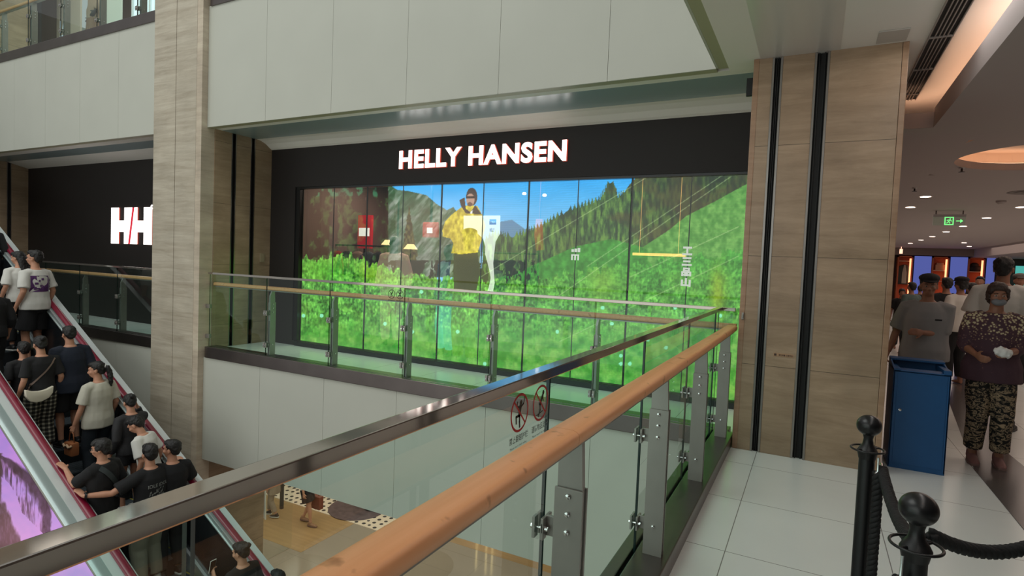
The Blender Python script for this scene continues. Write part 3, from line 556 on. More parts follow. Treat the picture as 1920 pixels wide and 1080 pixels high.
def screen_paint(x, y):
    N = len(x); col = lerp(C3(36, 166, 240), C3(128, 190, 232), np.clip((y-335)/105, 0, 1)); col += (fb(x/60, y/14, 3)[:, None]-.5)*18
    def put(mask, c): col[mask] = (c[mask] if c.ndim == 2 else c)
    g = fb(x/7, y/9, 11, 5); g2 = fb(x/26, y/20, 21, 4); g3 = vn(x/2.2, y/5, 5)
    m = inpoly(x, y, [(835, 470), (870, 400), (886, 382), (905, 408), (925, 418), (960, 412), (985, 430), (1050, 420), (1050, 480), (835, 480)]); put(m, lerp(C3(78, 128, 176), C3(96, 140, 160), g2))
    m = inpoly(x, y, [(700, 340), (728, 345), (745, 356), (765, 358), (800, 366), (818, 382), (838, 394), (850, 388), (862, 405), (885, 432), (900, 470), (900, 520), (560, 520), (560, 340)])
    st = fb((x+y*.8)/9, (y-x*.3)/26, 31, 4); pk = fb(x/22, y/12, 35, 4)[:, None]; mc = lerp(C3(46, 84, 56), C3(132, 146, 132), np.clip((st-.33)*2.8, 0, 1))*(.72+.5*pk)+(fb(x/5, y/5, 37)[:, None]-.5)*26; put(m, mc)
    # distant conifers right of the hiker
    top = np.interp(x, [900, 925, 960, 985, 1010, 1045, 1080, 1125, 1140, 1150, 1158, 1168, 1180, 1190, 1210, 1400], [462, 440, 446, 438, 428, 408, 392, 376, 348, 340, 372, 366, 346, 336, 318, 300])
    top = top-11*np.abs(((x/6.5+3*vn(x/17, x*0, 9)) % 1)-.5)*2*(x < 1170)
    fc = lerp(C3(20, 58, 38), C3(98, 140, 62), np.clip((fb(x/4, y/16, 41, 5)-.33)*2.8, 0, 1)); fc = fc*(1-.35*np.clip((x-1180)/90, 0, 1)[:, None])
    br = np.clip((fb(x/46, y/34, 51)-.42)*5, 0, 1)*np.clip((x-1030)/90, 0, 1); fc = fc*(1-br[:, None]*.5)+C3(74, 58, 40)*br[:, None]*.5
    put((y > top) & (x > 905), fc)
    # upper bright slope, lower bright slope
    s1 = np.interp(x, [1150, 1175, 1252, 1287, 1340, 1400], [505, 483, 433, 405, 378, 345]); put((y > s1) & (x > 1150), lerp(C3(58, 128, 48), C3(112, 172, 82), np.clip((g-.25)*2, 0, 1)))
    s2 = np.interp(x, [900, 921, 984, 1076, 1146, 1200, 1400], [538, 526, 505, 463, 448, 462, 560]); put((y > s2) & (x > 905) & (x < 1215), lerp(C3(30, 108, 34), C3(66, 158, 58), np.clip((g-.25)*2, 0, 1)))
    # dim left part: clothes room shows through; some leaves
    m = (x < 728) & (y < 500); lgr = None; lf = (fb(x/13, y/17, 61, 4)+.25*np.exp(-((x-620)/26)**2)+.25*np.exp(-((x-655)/22)**2) + .2*np.exp(-((x-705)/22)**2)) > .6; lfa = np.clip((fb(x/9, y/13, 63, 4)-.42)*4, 0, .75)[:, None]
    put(m, C3(6, 8, 8)); lc = lerp(C3(20, 52, 30), C3(86, 128, 56), g)*lfa+C3(6, 8, 8)*(1-lfa); put(m & lf, lc); put(m & lf & (y < 368), lerp(C3(30, 110, 80), C3(60, 160, 110), g)*lfa)
    m = (y > 386) & (y < 520) & (np.abs(x-767-2*(fb(y/7, x*0, 66)-.5)) < (y-384)*.15*(.55+.9*fb(x/40, y/5, 67))); put(m, lerp(C3(30, 40, 22), C3(92, 92, 50), np.clip((fb(x/3, y/5, 68)-.3)*2.4, 0, 1)))
    put((x > 700) & (x < 1010) & (y > 488) & (fb(x/10, y/20, 65) > .45), C3(14, 40, 30))
    # meadow
    gt = np.interp(x, [540, 600, 650, 700, 760, 830, 905, 925, 1000, 1100, 1400], [492, 482, 478, 496, 508, 520, 528, 524, 522, 505, 470])+16*(fb(x/9, x*0, 71)-.5)*2+8*(g3-.5)
    dep = np.clip((y-500)/200, 0, 1); g5 = fb(x/3.2, y/4.2, 101, 4); g6 = fb(x/15+g, y/11, 111, 3); base = lerp(C3(8, 64, 16), C3(120, 204, 80), np.clip((g5*.45+g6*.35+fb(x/2.4, y/10, 121, 3)*.2-.33)*3.2, 0, 1)); yl = np.clip((g2-.45)*3, 0, 1)[:, None]*.35; base = base*(1-yl)+C3(140, 178, 60)*yl
    base = base*(1-.0*dep[:, None])+np.clip(vn(x/2.2, y/6, 77)-.6, 0, 1)[:, None]*C3(120, 130, 80)
    soft = lerp(C3(52, 142, 38), C3(138, 190, 84), np.clip((fb(x/14, y/13, 81, 4)-.3)*2.3, 0, 1)); k = np.clip((y-585)/50, 0, 1)[:, None]; base = base*(1-k*.8)+soft*k*.8
    rt = np.clip((x-960)/120, 0, 1)[:, None]*np.clip(1-(y-470)/150, 0, 1)[:, None]; base = base*(1-rt*.5)+C3(36, 142, 46)*rt*.5
    put(y > gt, base)
    for cx, cy, rx, ry, c in ((695, 510, 22, 22, C3(150, 190, 30)), (610, 505, 40, 22, C3(60, 170, 30)), (1345, 545, 15, 45, C3(170, 170, 20)), (1130, 530, 30, 40, C3(140, 180, 60)), (870, 520, 30, 20, C3(60, 180, 40))):
        w = np.exp(-(((x-cx)/rx)**2+((y-cy)/ry)**2))*(y > gt); col[:] = col*(1-.55*w[:, None])+c*.55*w[:, None]
    fl = (h2(np.floor(x/17), np.floor(y/15), 3) > .955) & (((x % 17)-8)**2+((y % 15)-7)**2 < 12) & (y > 540); put(fl, C3(150, 235, 190))
    # thin escalator reflections painted as pale lines across the slope
    for (x1, y1), (x2, y2) in (((900, 520), (1212, 333)), ((1040, 560), (1372, 330)), ((1100, 500), (1360, 325)), ((1180, 520), (1385, 425)), ((1050, 640), (1385, 480))):
        d = np.abs((y2-y1)*(x-x1)-(x2-x1)*(y-y1))/math.hypot(x2-x1, y2-y1); mm = (d < .8) & (x > x1) & (x < x2); col[mm] = col[mm]*.55+C3(190, 210, 150)*.45
    # hiker in a yellow hooded jacket
    q = lambda *p: [(740+a/4.5, 320+b/4.5) for a, b in p]
    put(inpoly(x, y, q((500, 690), (700, 680), (722, 850), (690, 1010), (500, 1010), (495, 850))), C3(20, 34, 38))
    jk = inpoly(x, y, q((560, 310), (620, 290), (700, 300), (742, 380), (765, 470), (742, 560), (700, 690), (560, 705), (478, 695), (495, 610), (470, 572), (404, 556), (404, 500), (425, 430), (480, 372)))
    put(jk, lerp(C3(150, 132, 24), C3(232, 214, 70), np.clip((fb(x/5, y/8, 91, 3)-.2)*1.7, 0, 1)))
    put(inpoly(x, y, q((545, 250), (590, 225), (600, 320), (640, 350), (680, 290), (735, 370), (600, 360), (560, 300))), C3(44, 40, 36))
    put(((x-884.5)/10.5)**2+((y-369)/17)**2 < 1, C3(54, 46, 44)); put(((x-882)/7.5)**2+((y-375)/12)**2 < 1, C3(176, 140, 122)); put((np.abs(x-881.5) < 8) & (np.abs(y-370) < 2.4), C3(18, 16, 20)); put(((x-881)/5)**2+((y-383)/4)**2 < 1, C3(92, 66, 56))
    put(inpoly(x, y, q((640, 350), (660, 330), (655, 365), (635, 365))), C3(225, 225, 225))
    ln = ((np.floor(y*.9) % 3 == 0) & (x > 905)); col[ln] *= .93
    return col
def screenmat():
    m = bpy.data.materials.new('led_film'); m.use_nodes = True; t = m.node_tree; t.nodes.clear(); L = t.links.new; N = t.nodes.new
    a = N('ShaderNodeAttribute'); a.attribute_name = 'picture'; e = N('ShaderNodeEmission'); L(a.outputs['Color'], e.inputs[0]); e.inputs[1].default_value = 1.0
    tr = N('ShaderNodeBsdfTransparent'); tr.inputs[0].default_value = (.55, .55, .55, 1); ad = N('ShaderNodeAddShader'); L(e.outputs[0], ad.inputs[0]); L(tr.outputs[0], ad.inputs[1])
    o = N('ShaderNodeOutputMaterial'); L(ad.outputs[0], o.inputs[0]); return m
sr = root('led_screen', ((SX0+SX1)/2, YS+.09, SZ0), 'large transparent LED screen showing a green mountain meadow and hiker', 'screen')
painted('led_film', [(SX0, YS+.09, SZ0), (SX1+.5, YS+.09, SZ0), (SX1+.5, YS+.09, SZ1), (SX0, YS+.09, SZ1)], 840, 310, screen_paint, sr, screenmat())
mb = MB()
for k in range(11): x = -7.39+.68*k; mb.box(x-(.011 if k % 2 == 0 else .005), x+(.011 if k % 2 == 0 else .005), YS+.078, YS+.088, SZ0, SZ1)
mb.build('panel_joint', mat('joint_black', (10, 16, 14), .5), sr)
for k in range(5):
    a = -7.39+1.36*k; o = MB().box(a+.004, min(a+1.356, SX1+.5), YS+.045, YS+.053, SZ0, SZ1).build('glass_pane', CLEAR); o.name = 'window_%d' % (k+1); tag(o, kind='structure')
# white character shapes set just before the glass, right side
mb = MB(); WS = mat('white_marks', (228, 232, 226), .5, emit=(200, 210, 200), es=.35)
zz = 1.80
for ch in ('工', '三', '品', '山'):
    fit_text(mb, ch, facing_y(-1.325, YS+.04, zz-.10), .11, .098, bold=.06); zz -= .118
tag(mb.build('window_lettering', WS), 'vertical white characters on the screen glass near the column', 'lettering')
mb = MB(); fit_text(mb, 'ᄅ山', facing_y(-2.66, YS+.04, 1.765), .105, .045, bold=.05) if False else None
mb.box(-2.67, -2.565, YS+.04, YS+.042, 1.655, 1.672)
for k in range(3): mb.box(-2.67+.041*k, -2.648+.041*k, YS+.04, YS+.042, 1.60, 1.656)
for k in range(3): mb.box(-2.67+.041*k, -2.636+.041*k, YS+.04, YS+.042, 1.70, 1.735+.008*k)
tag(mb.build('window_lettering', WS), 'small white comb shaped marks on the glass above the meadow', 'lettering')
# ================================================================ STORE INTERIOR behind the screen
def at(px, py, Y): return on_y(px, py, Y)
CARD = mat('white_board', (225, 228, 222), .6, emit=(226, 228, 220), es=1.15)  # emission added so board and labels glow near-white, though no lamps
q = lambda *p: [((lambda v: (v.x, v.z))(at(740+a/4.5, 320+b/4.5, 7.0))) for a, b in p]
r = root('poster_board', (q((800, 400))[0][0], 7.0, .06), 'glowing white cut-out board with small blue HH logo behind glass', 'poster')
MB().prism(q((582, 380), (886, 378), (884, 530), (845, 600), (826, 780), (838, 950), (820, 1040), (770, 1040), (758, 800), (765, 640), (745, 575), (700, 530), (682, 500), (640, 489), (604, 510), (598, 560), (580, 602)), 'y', 7.0, 7.02).build('board', CARD, r)
a, b = q((800, 455), (858, 410)); MB().box(a[0], b[0], 6.995, 6.999, a[1], b[1]).build('logo_box', mat('logo_blue', (70, 84, 170), .5, emit=(70, 84, 170), es=.3), r)
mb = MB(); fit_text(mb, 'HH', facing_y(a[0]+.02, 6.993, a[1]+.03), b[0]-a[0]-.04, b[1]-a[1]-.06, bold=.05); fit_text(mb, 'HELLY', facing_y(a[0]+.01, 6.993, a[1]-.10), b[0]-a[0]-.03, .05, 1, bold=.03); mb.build('lettering', [mat('white_print', (235, 235, 240), .5, emit=(230, 230, 240), es=.4), mat('mauve_print', (150, 130, 170), .5)], r)
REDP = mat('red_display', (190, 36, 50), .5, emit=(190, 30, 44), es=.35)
p = at(683, 437, 8.6); r = root('red_poster', (p.x, 8.6, .06), 'red wall poster with small white label left in the store', 'panel'); MB().box(p.x-.17, p.x+.17, 8.6, 8.66, p.z-.30, p.z+.35).build('board', REDP, r); MB().box(p.x-.13, p.x+.13, 8.59, 8.6, p.z-.06, p.z+.10).build('white_label', CARD, r); MB().box(p.x-.02, p.x+.02, 8.61, 8.65, .06, p.z-.3).build('stand', BLACK, r)
p = at(806, 431, 8.6); r = root('red_poster', (p.x, 8.6, .06), 'small red round cornered sign beside the yellow hiker', 'panel'); MB().box(p.x-.17, p.x+.17, 8.6, 8.66, p.z-.14, p.z+.14).build('board', REDP, r, bevel=.02); MB().box(p.x-.06, p.x+.06, 8.59, 8.6, p.z-.06, p.z+.04).build('white_label', CARD, r); MB().box(p.x-.015, p.x+.015, 8.61, 8.65, p.z+.14, 3.1).build('hanger', BLACK, r)
def garment(x, y, z, m, name='hanging_jacket', label=None, grp=None, h=.62):
    r = root(name, (x, y, z-h), label, 'jacket', grp)
    MB().tube([(x, y, z), (x, y, z-.05), (x, y, z-.3), (x, y, z-h)], [(.05, .04), (.17, .05), (.17, .055), (.18, .05)], 12, up=(1, 0, 0)).build('coat_body', m, r, smooth=True)
    MB().tube([(x-.15, y, z-.07), (x-.20, y-.02, z-.3), (x-.20, y-.03, z-h+.08)], [.05, .045, .04], 8).tube([(x+.15, y, z-.07), (x+.20, y-.02, z-.3), (x+.20, y-.03, z-h+.08)], [.05, .045, .04], 8).build('sleeve', m, r, smooth=True)
    MB().tube([(x, y, z-.02), (x, y, z+.06), (x, y, z+.1)], .006, 6).build('hanger', CHROME, r)
    return r
cols = [(52, 44, 42), (170, 60, 40), (44, 46, 40), (150, 118, 104), (60, 66, 74), (34, 34, 38), (196, 160, 150), (90, 96, 66)]
rk0 = at(600, 455, 8.2); rk1 = at(745, 462, 8.2)
for (xa, xb, y, z, l) in ((rk0.x, rk1.x, 8.2, 1.74, 'black clothes rack at the left of the store interior'), (at(905, 460, 8.9).x, at(1010, 460, 8.9).x, 8.9, 1.7, 'black clothes rack behind the white cut-out board')):
    r = root('clothes_rack', ((xa+xb)/2, y, .06), l, 'rack'); MB().tube([(xa, y, z), (xb, y, z)], .015, 8).build('hanging_rail', BLACK, r)
    for x in (xa, xb): MB().tube([(x, y, .06), (x, y, z+.9)], .018, 8).build('upright', BLACK, r)
n = 7; cn = ['dark brown', 'rust red', 'olive black', 'dusty rose', 'slate', 'black', 'pale pink', 'olive']
for k in range(n):
    x = rk0.x+.2+(rk1.x-rk0.x-.35)*k/(n-1); garment(x, 8.2, 1.63, mat('cloth_%s' % cn[k], cols[k], .8), label='%s jacket hanging on the left store rack' % cn[k], grp='jackets on the left store rack', h=.6+.05*(k % 3))
for k in range(3):
    garment(at(925+30*k, 460, 8.9).x, 8.9, 1.6, mat('cloth_%s' % cn[(k*3+2) % 8], cols[(k*3+2) % 8], .8), label='%s jacket on the rack behind the white board' % cn[(k*3+2) % 8], grp='jackets behind the poster')
for px, py, l in ((770, 463, 'warm oblong table lamp between coats in the store'), (728, 455, 'small warm lamp over the left store counter')):
    p = at(px, py, 8.4); r = root('table_lamp', (p.x, 8.4, .9), l, 'lamp'); MB().lathe((p.x, 8.4, p.z-.04), [(.13, 0), (.06, .09)], 16).build('lamp_shade', emat('lamp_glow', (255, 214, 150), 2.2), r, smooth='auto'); MB().tube([(p.x, 8.4, .86), (p.x, 8.4, p.z-.04)], .012, 8).build('pole', BLACK, r)
xa, xb = at(700, 470, 8.4).x, at(860, 470, 8.4).x
r = root('store_table', ((xa+xb)/2, 8.4, .06), 'dark long display table in the store behind the screen', 'table'); MB().box(xa, xb, 8.15, 8.65, .82, .86).build('tabletop', BLACK, r)
for x in (xa+.05, xb-.05):
    for y in (8.2, 8.6): MB().box(x-.02, x+.02, y-.02, y+.02, .06, .82).build('leg', BLACK, r)
xa, xb = at(1186, 473, 8.4).x, at(1285, 476, 8.4).x
tag(MB().box(xa, xb, 8.4, 8.43, 1.72, 1.76).box(xa+.1, xa+.104, 8.4, 8.404, 1.76, 3.1).box(xb-.104, xb-.1, 8.4, 8.404, 1.76, 3.1).build('pendant_light', emat('orange_tube', (255, 190, 110), 1.6)), 'long horizontal orange light bar seen through the right of the screen', 'light')
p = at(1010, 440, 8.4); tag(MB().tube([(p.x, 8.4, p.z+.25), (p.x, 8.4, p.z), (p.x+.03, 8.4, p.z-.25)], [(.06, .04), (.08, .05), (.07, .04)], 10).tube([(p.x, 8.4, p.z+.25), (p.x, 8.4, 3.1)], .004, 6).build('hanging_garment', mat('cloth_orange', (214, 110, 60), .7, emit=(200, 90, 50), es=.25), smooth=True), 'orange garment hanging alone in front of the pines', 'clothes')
for px, py, l in ((983, 363, 'left of the two white spotlights in the screen sky'), (1021, 366, 'right of the two white spotlights in the screen sky')):
    p = at(px, py, 8.8); r = root('spotlight', (p.x, 8.8, p.z), l, 'light'); MB().ell((p.x, 8.8, p.z), (.035, .035, .025)).build('bulb', emat('spot_white', (255, 240, 235), 6), r); MB().tube([(p.x, 8.84, p.z+.02), (p.x, 8.84, 3.1)], .01, 6).build('stem', BLACK, r)
# ================================================================ ESCALATOR
CHL, TG = -5.68, math.tan(math.radians(30)); YL, YRr = 3.52, 4.74; EX0, EX1 = -20.0, -2.8
NOSE = lambda x: -6.65-TG*x
HZ = lambda x: CHL-TG*x
es = root('escalator', (-9, 4.13, -5), 'escalator with dark red handrails rising to the left past the column', 'escalator')
def slant(mb, y0, y1, d0, d1, mi=0, x0=EX0, x1=EX1):  # bar between offsets d0..d1 under the handrail line
    vs = [(x, y, HZ(x)+d) for x in (x0, x1) for y, d in ((y0, d0), (y1, d0), (y1, d1), (y0, d1))]
    return mb.add(vs, [(0, 1, 2, 3), (4, 5, 6, 7), (0, 1, 5, 4), (1, 2, 6, 5), (2, 3, 7, 6), (3, 0, 4, 7)], mi)
RED = mat('handrail_red', (122, 12, 44), .32, coat=.3)
ALU = mat('pale_aluminium', (196, 206, 206), .30, .55); ALUW = mat('white_deck', (205, 212, 212), .35, .25); DKP = mat('dark_balustrade', (40, 44, 48), .18, .4)
for y in (YL, YRr):
    pr = []
    for k in range(12):
        a = 2*PI*k/12; pr.append((y+.047*math.cos(a), .027*math.sin(a)-.02))
    mb = MB(); pts = [(x, HZ(x)) for x in (EX0, EX1)]+[(-2.45, HZ(-2.8)-.12), (-2.15, HZ(-2.8)-.16), (-2.0, HZ(-2.8)-.26), (-1.98, HZ(-2.8)-.42), (-2.1, HZ(-2.8)-.56), (-2.5, HZ(-2.8)-.62)]
    vs = []
    for i, (x, z) in enumerate(pts):
        x2, z2 = pts[min(i+1, len(pts)-1)]; x1, z1 = pts[max(i-1, 0)]; t = Vector((x2-x1, 0, z2-z1)).normalized(); u = Vector((-t.z, 0, t.x)); u = u if i < 3 or True else u
        vs += [Vector((x, p, z))+u*d for p, d in pr]
    n = 12; mb.add(vs, [(i*n+k, i*n+(k+1) % n, (i+1)*n+(k+1) % n, (i+1)*n+k) for i in range(len(pts)-1) for k in range(n)]+[tuple(range(n)), tuple(range(len(vs)-n, len(vs)))]); mb.build('handrail', RED, es, smooth='auto')
for sg, y in ((-1, YL), (1, YRr)):
    inn, out = -sg, sg
    def yy(o, w): a, b = y+sg*o, y+sg*w; return min(a, b), max(a, b)
    mb = MB(); slant(mb, *yy(-.028, .03), -.05, -.035); mb.build('rail_guide', CHROME, es)
    mb = MB(); slant(mb, *yy(-.075, -.028), -.12, -.055); slant(mb, *yy(-.085, -.070), -.135, -.12); mb.build('inner_deck', ALU, es)
    mb = MB(); slant(mb, *yy(-.065, -.05), -.93, -.12); mb.build('balustrade_panel', DKP, es)
    mb = MB(); slant(mb, *yy(-.085, -.05), -1.25, -.93); slant(mb, *yy(-.10, -.05), -.93, -.90); mb.build('skirt_panel', ALU, es)
    mb = MB(); slant(mb, *yy(.028, .14), -.05, -.035); mb.build('outer_deck', ALUW, es)
mb = MB(); slant(mb, 3.375, 3.39, -.26, -.035); mb.build('outer_cladding', mat('side_cladding', (160, 178, 178), .32, .35), es)
mb = MB(); slant(mb, 3.355, 3.38, -.285, -.255); slant(mb, 3.36, 3.38, -.305, -.29); mb.build('chrome_trim', mat('bright_trim', (235, 238, 238), .15, .8), es)
mb = MB(); slant(mb, 3.385, 4.86, -2.35, -1.30); slant(mb, 4.85, 4.865, -2.35, -.04); slant(mb, 3.385, 3.39, -2.35, -.3); mb.build('truss_cladding', mat('truss_grey', (120, 124, 124), .5), es)
STP = mat('step_tread', (92, 100, 106), .45, .5); STR = mat('step_riser', (40, 44, 48), .5, .4); YEL = mat('step_edge', (150, 140, 50), .6)
for k in range(43):
    xa = EX1-.4*k; zt = NOSE(xa); mb = MB()
    mb.box(xa-.4, xa, 3.63, 4.63, zt-.02, zt, 0).box(xa-.015, xa, 3.63, 4.63, zt-.231, zt-.02, 1)
    for j in range(24): y = 3.64+j*.0413; mb.box(xa-.395, xa-.002, y, y+.02, zt, zt+.005, 0)
    mb.box(xa-.4, xa, 3.63, 3.65, zt, zt+.006, 2).box(xa-.4, xa, 4.61, 4.63, zt, zt+.006, 2); mb.build('step', [STP, STR, YEL], es)
MB().box(-2.8, -1.6, 3.4, 4.85, -5, -4.97).build('landing_plate', ALU, es)
MB().box(-2.8, -2.0, 3.42, 3.60, -4.98, HZ(-2.8)-.3).box(-2.8, -2.0, 4.66, 4.84, -4.98, HZ(-2.8)-.3).build('newel', ALUW, es)
def poster_paint(x, y):
    g = fb(x/9, y/22, 5, 5); g2 = fb(x/30, y/30, 8, 3)
    col = lerp(C3(140, 104, 182), C3(186, 140, 206), np.clip((y-740)/300, 0, 1)); col = col+(g2[:, None]-.5)*C3(50, 10, 10)
    rx = np.interp(y, [840, 862, 890, 905, 930, 960, 985, 1012], [-30, 12, 44, 62, 78, 87, 89, 92]); w = np.interp(y, [840, 870, 900, 940, 975, 1010], [0, 16, 22, 18, 10, 3])
    d = np.abs(x-rx+6*(g-.5)*2); m = np.clip(1-d/np.maximum(w, .5), 0, 1)*(y > 838)*(y < 1012); dr = np.clip((fb(x/3.5, y/34, 12, 4)-.44)*5, 0, 1)*(x < rx)*(x > rx-46)*(y > 850)*(y < np.interp(x, [0, 40, 90], [905, 960, 1010]))
    k = np.clip(np.maximum(np.clip(m*2.2, 0, 1)*(.55+.6*g), dr*.8), 0, 1)[:, None]; col = col*(1-k)+C3(52, 32, 44)*k
    lx = np.interp(y, [880, 930, 960, 1000, 1040, 1090], [6, 4, 18, 34, 52, 80])+10*(g-.5)*2; k = np.clip((lx-x)/7, 0, 1)*(y > 850); k = (k*(.6+.7*fb(x/4, y/16, 15, 4)))[:, None].clip(0, 1); col = col*(1-k)+C3(58, 40, 40)*k
    k = (np.exp(-(((x-30)/60)**2+((y-1000)/60)**2))*.3)[:, None]; col = col*(1-k)+C3(226, 150, 190)*k
    return col
def picmat(name, s):
    m = bpy.data.materials.new(name); m.use_nodes = True; t = m.node_tree; b = t.nodes['Principled BSDF']; a = t.nodes.new('ShaderNodeAttribute'); a.attribute_name = 'picture'
    t.links.new(a.outputs['Color'], b.inputs['Base Color']); t.links.new(a.outputs['Color'], b.inputs['Emission Color']); b.inputs['Emission Strength'].default_value = s; b.inputs['Roughness'].default_value = .25; return m
xa, xb = -11.5, -3.5
painted('advertising_panel', [(xa, 3.36, HZ(xa)-2.3), (xb, 3.36, HZ(xb)-2.3), (xb, 3.36, HZ(xb)-.31), (xa, 3.36, HZ(xa)-.31)], 560, 180, poster_paint, es, picmat('lit_poster', .62))
# ================================================================ BIN, STANCHIONS, ROPES
BLUE = mat('bin_blue', (24, 80, 132), .45, vary=.05, vscale=8); BLUED = mat('bin_blue_dark', (16, 50, 84), .5)
r = root('litter_bin', (.81, 5.73, 0), 'blue metal litter bin standing behind the stone column', 'bin'); x0, x1, y0, y1 = .622, 1.0, 5.545, 5.92
mb = MB().prism([(y0, .01), (y1, .01), (y1, .86), (y1-.05, .86), (y0, .80)], 'x', x0, x0+.012).prism([(y0, .01), (y1, .01), (y1, .86), (y1-.05, .86), (y0, .80)], 'x', x1-.012, x1)
mb.box(x0, x1, y0, y0+.012, .01, .80).box(x0, x1, y1-.012, y1, .01, .86).box(x0, x1, y0, y1, .0, .012); mb.build('body', BLUE, r, bevel=.003)
MB().prism([(y0, .795), (y0+.07, .812), (y0+.07, .80), (y0, .783)], 'x', x0, x1).prism([(y1-.10, .862), (y1, .868), (y1, .85), (y1-.10, .845)], 'x', x0, x1).box(x0, x0+.05, y0, y1, .79, .81).box(x1-.05, x1, y0, y1, .79, .83).build('top_frame', BLUE, r, bevel=.003)
MB().box(x0+.02, x1-.02, y0+.03, y1-.03, .55, .56).box(x0+.014, x0+.02, y0+.02, y1-.02, .5, .79).build('inner_liner', mat('liner_black', (14, 16, 20), .7), r)
o = MB().box(x0+.028, x1-.022, y0-.004, y0, .04, .775).build('door', BLUE, r, bevel=.0018)
MB().lathe((0, 0, 0), [(.011, 0), (.011, .004), (.004, .005)], 14).xf(Matrix.Translation((x0+.058, y0-.004, .48)) @ Matrix.Rotation(PI/2, 4, 'X')).build('lock', CHROME, o)
def stanchion(loc, label):
    x, y, z = loc; r = root('rope_stanchion', loc, label, 'stanchion', 'black rope stanchions')
    MB().lathe((x, y, 0), [(.16, 0), (.16, .008), (.13, .02), (.04, .035), (.03, .05)], 36).build('base', BLACK, r, smooth='auto')
    MB().lathe((x, y, 0), [(.0245, .03), (.0245, .925)], 28).build('pole', BLACK, r, smooth='auto')
    MB().lathe((x, y, 0), [(.026, .915), (.028, .925), (.032, .94), (.026, .952), (.017, .965), (.014, .985), (.018, 1.0)], 28).build('collar', BLACK, r, smooth='auto')
    MB().ell((x, y, 1.03), (.0385, .0385, .036), seg=36, ring=24).build('ball_finial', mat('satin_black', (20, 20, 22), .3), r, smooth=True)
    mb = MB(); n = 36; mb.tube([(x+.05*math.cos(2*PI*k/n), y+.05*math.sin(2*PI*k/n), .948) for k in range(n+1)], .0035, 8, cap=False)
    for k in range(2): a = PI*k+.8; mb.tube([(x+.02*math.cos(a), y+.02*math.sin(a), .945), (x+.05*math.cos(a), y+.05*math.sin(a), .948)], .004, 6)
    mb.build('hook_ring', BLACK, r, smooth=True); return r
S1, S2 = (.199, 2.307, 0), (.236, 1.537, 0)
stanchion(S1, 'farther black ball-topped rope stanchion, in front of the stone column'); stanchion(S2, 'nearer black ball-topped rope stanchion at the bottom right corner')
stanchion((.665, 1.945, 0), 'black ball-topped stanchion just outside the right frame edge')
ROPE = mat('black_rope', (14, 14, 15), .75)
def rope(pts, label, hooks=(0,), name='barrier_rope'):
    P = [Vector(p) for p in pts]; L_ = [0]
    for a, b in zip(P[:-1], P[1:]): L_.append(L_[-1]+(b-a).length)
    n = max(8, int(L_[-1]/.006)); C_ = []
    for i in range(n+1):
        d = L_[-1]*i/n; k = max(j for j in range(len(L_)) if L_[j] <= d+1e-9); k = min(k, len(P)-2); t = (d-L_[k])/(L_[k+1]-L_[k]); C_.append(P[k].lerp(P[k+1], t))
    r = root(name, tuple(P[0]), label, 'rope', 'black twisted barrier ropes'); mb = MB()
    for s in range(3):
        pp = []
        for i, c in enumerate(C_):
            t = (C_[min(i+1, n)]-C_[max(i-1, 0)]).normalized(); u = (Vector((.3, .9, .1))-t*t.dot(Vector((.3, .9, .1)))).normalized(); w = t.cross(u); a = L_[-1]*i/n/.055*2*PI/1+s*2*PI/3
            pp.append(c+(u*math.cos(a)+w*math.sin(a))*.0085)
        mb.tube(pp, .0088, 7)
    mb.build('twisted_cord', ROPE, r, smooth=True)
    for h in hooks:
        a, b = (P[0], P[1]) if h == 0 else (P[-1], P[-2]); d = (b-a).normalized()
        MB().tube([a-d*.004, a+d*.004, a+d*.036, a+d*.04], [.008, .0125, .0125, .0115], 16).tube([a-d*.05, a-d*.03, a], [.0035, .003, .0045], 8).build('chrome_hook', CHROME, r, smooth='auto')
    return r
def sag(a, b, s, n=18): a, b = Vector(a), Vector(b); return [a.lerp(b, i/n)-Vector((0, 0, s*4*(i/n)*(1-i/n))) for i in range(n+1)]
rope([(S1[0]+.03, S1[1]-.045, .885), (S1[0]+.032, S1[1]-.05, .8), (S1[0]+.03, S1[1]-.05, .25), (S1[0]+.05, S1[1]-.06, .04)], 'black twisted rope hanging straight down beside the farther stanchion')
rope(sag((S1[0]+.046, S1[1]-.01, .89), (S2[0]+.0, S2[1]+.05, .935), .03), 'black twisted rope running between the two stanchions', hooks=(0, 1))
rope(sag((.272, 1.60, .955), (.64, 1.92, .97), .065), 'black twisted rope leading from the nearer stanchion to the right', hooks=())
rope([(S2[0]-.03, S2[1]-.045, .885), (S2[0]-.032, S2[1]-.05, .8), (S2[0]-.03, S2[1]-.05, .2), (S2[0]-.04, S2[1]-.06, .04)], 'black rope with chrome hook hanging at the nearer stanchion')
# ================================================================ LOWER LEVEL
def low(px, py, z=-5.0): return on_z(px, py, z)
mb = MB(); a = low(470, 918); b = low(720, 998); y0 = 10.55
def rugmat():
    m, t, bs = nt('dotted_rug'); L = t.links.new; N = t.nodes.new; tc = N('ShaderNodeTexCoord'); v = N('ShaderNodeTexVoronoi'); v.inputs['Scale'].default_value = 5.2; v.inputs['Randomness'].default_value = .25; L(tc.outputs['Object'], v.inputs[0])
    r_ = N('ShaderNodeValToRGB'); r_.color_ramp.interpolation = 'CONSTANT'; r_.color_ramp.elements[0].color = lin((38, 30, 32)); r_.color_ramp.elements[1].position = .26; r_.color_ramp.elements[1].color = lin((226, 206, 186)); L(v.outputs['Distance'], r_.inputs[0]); L(r_.outputs[0], bs.inputs['Base Color']); bs.inputs['Roughness'].default_value = .7; return m
tag(MB().box(-14.5, -8.3, 10.5, 14.5, -5, -4.985).build('dotted_carpet', rugmat()), 'pale carpet with dark dots on the lower floor', 'carpet')
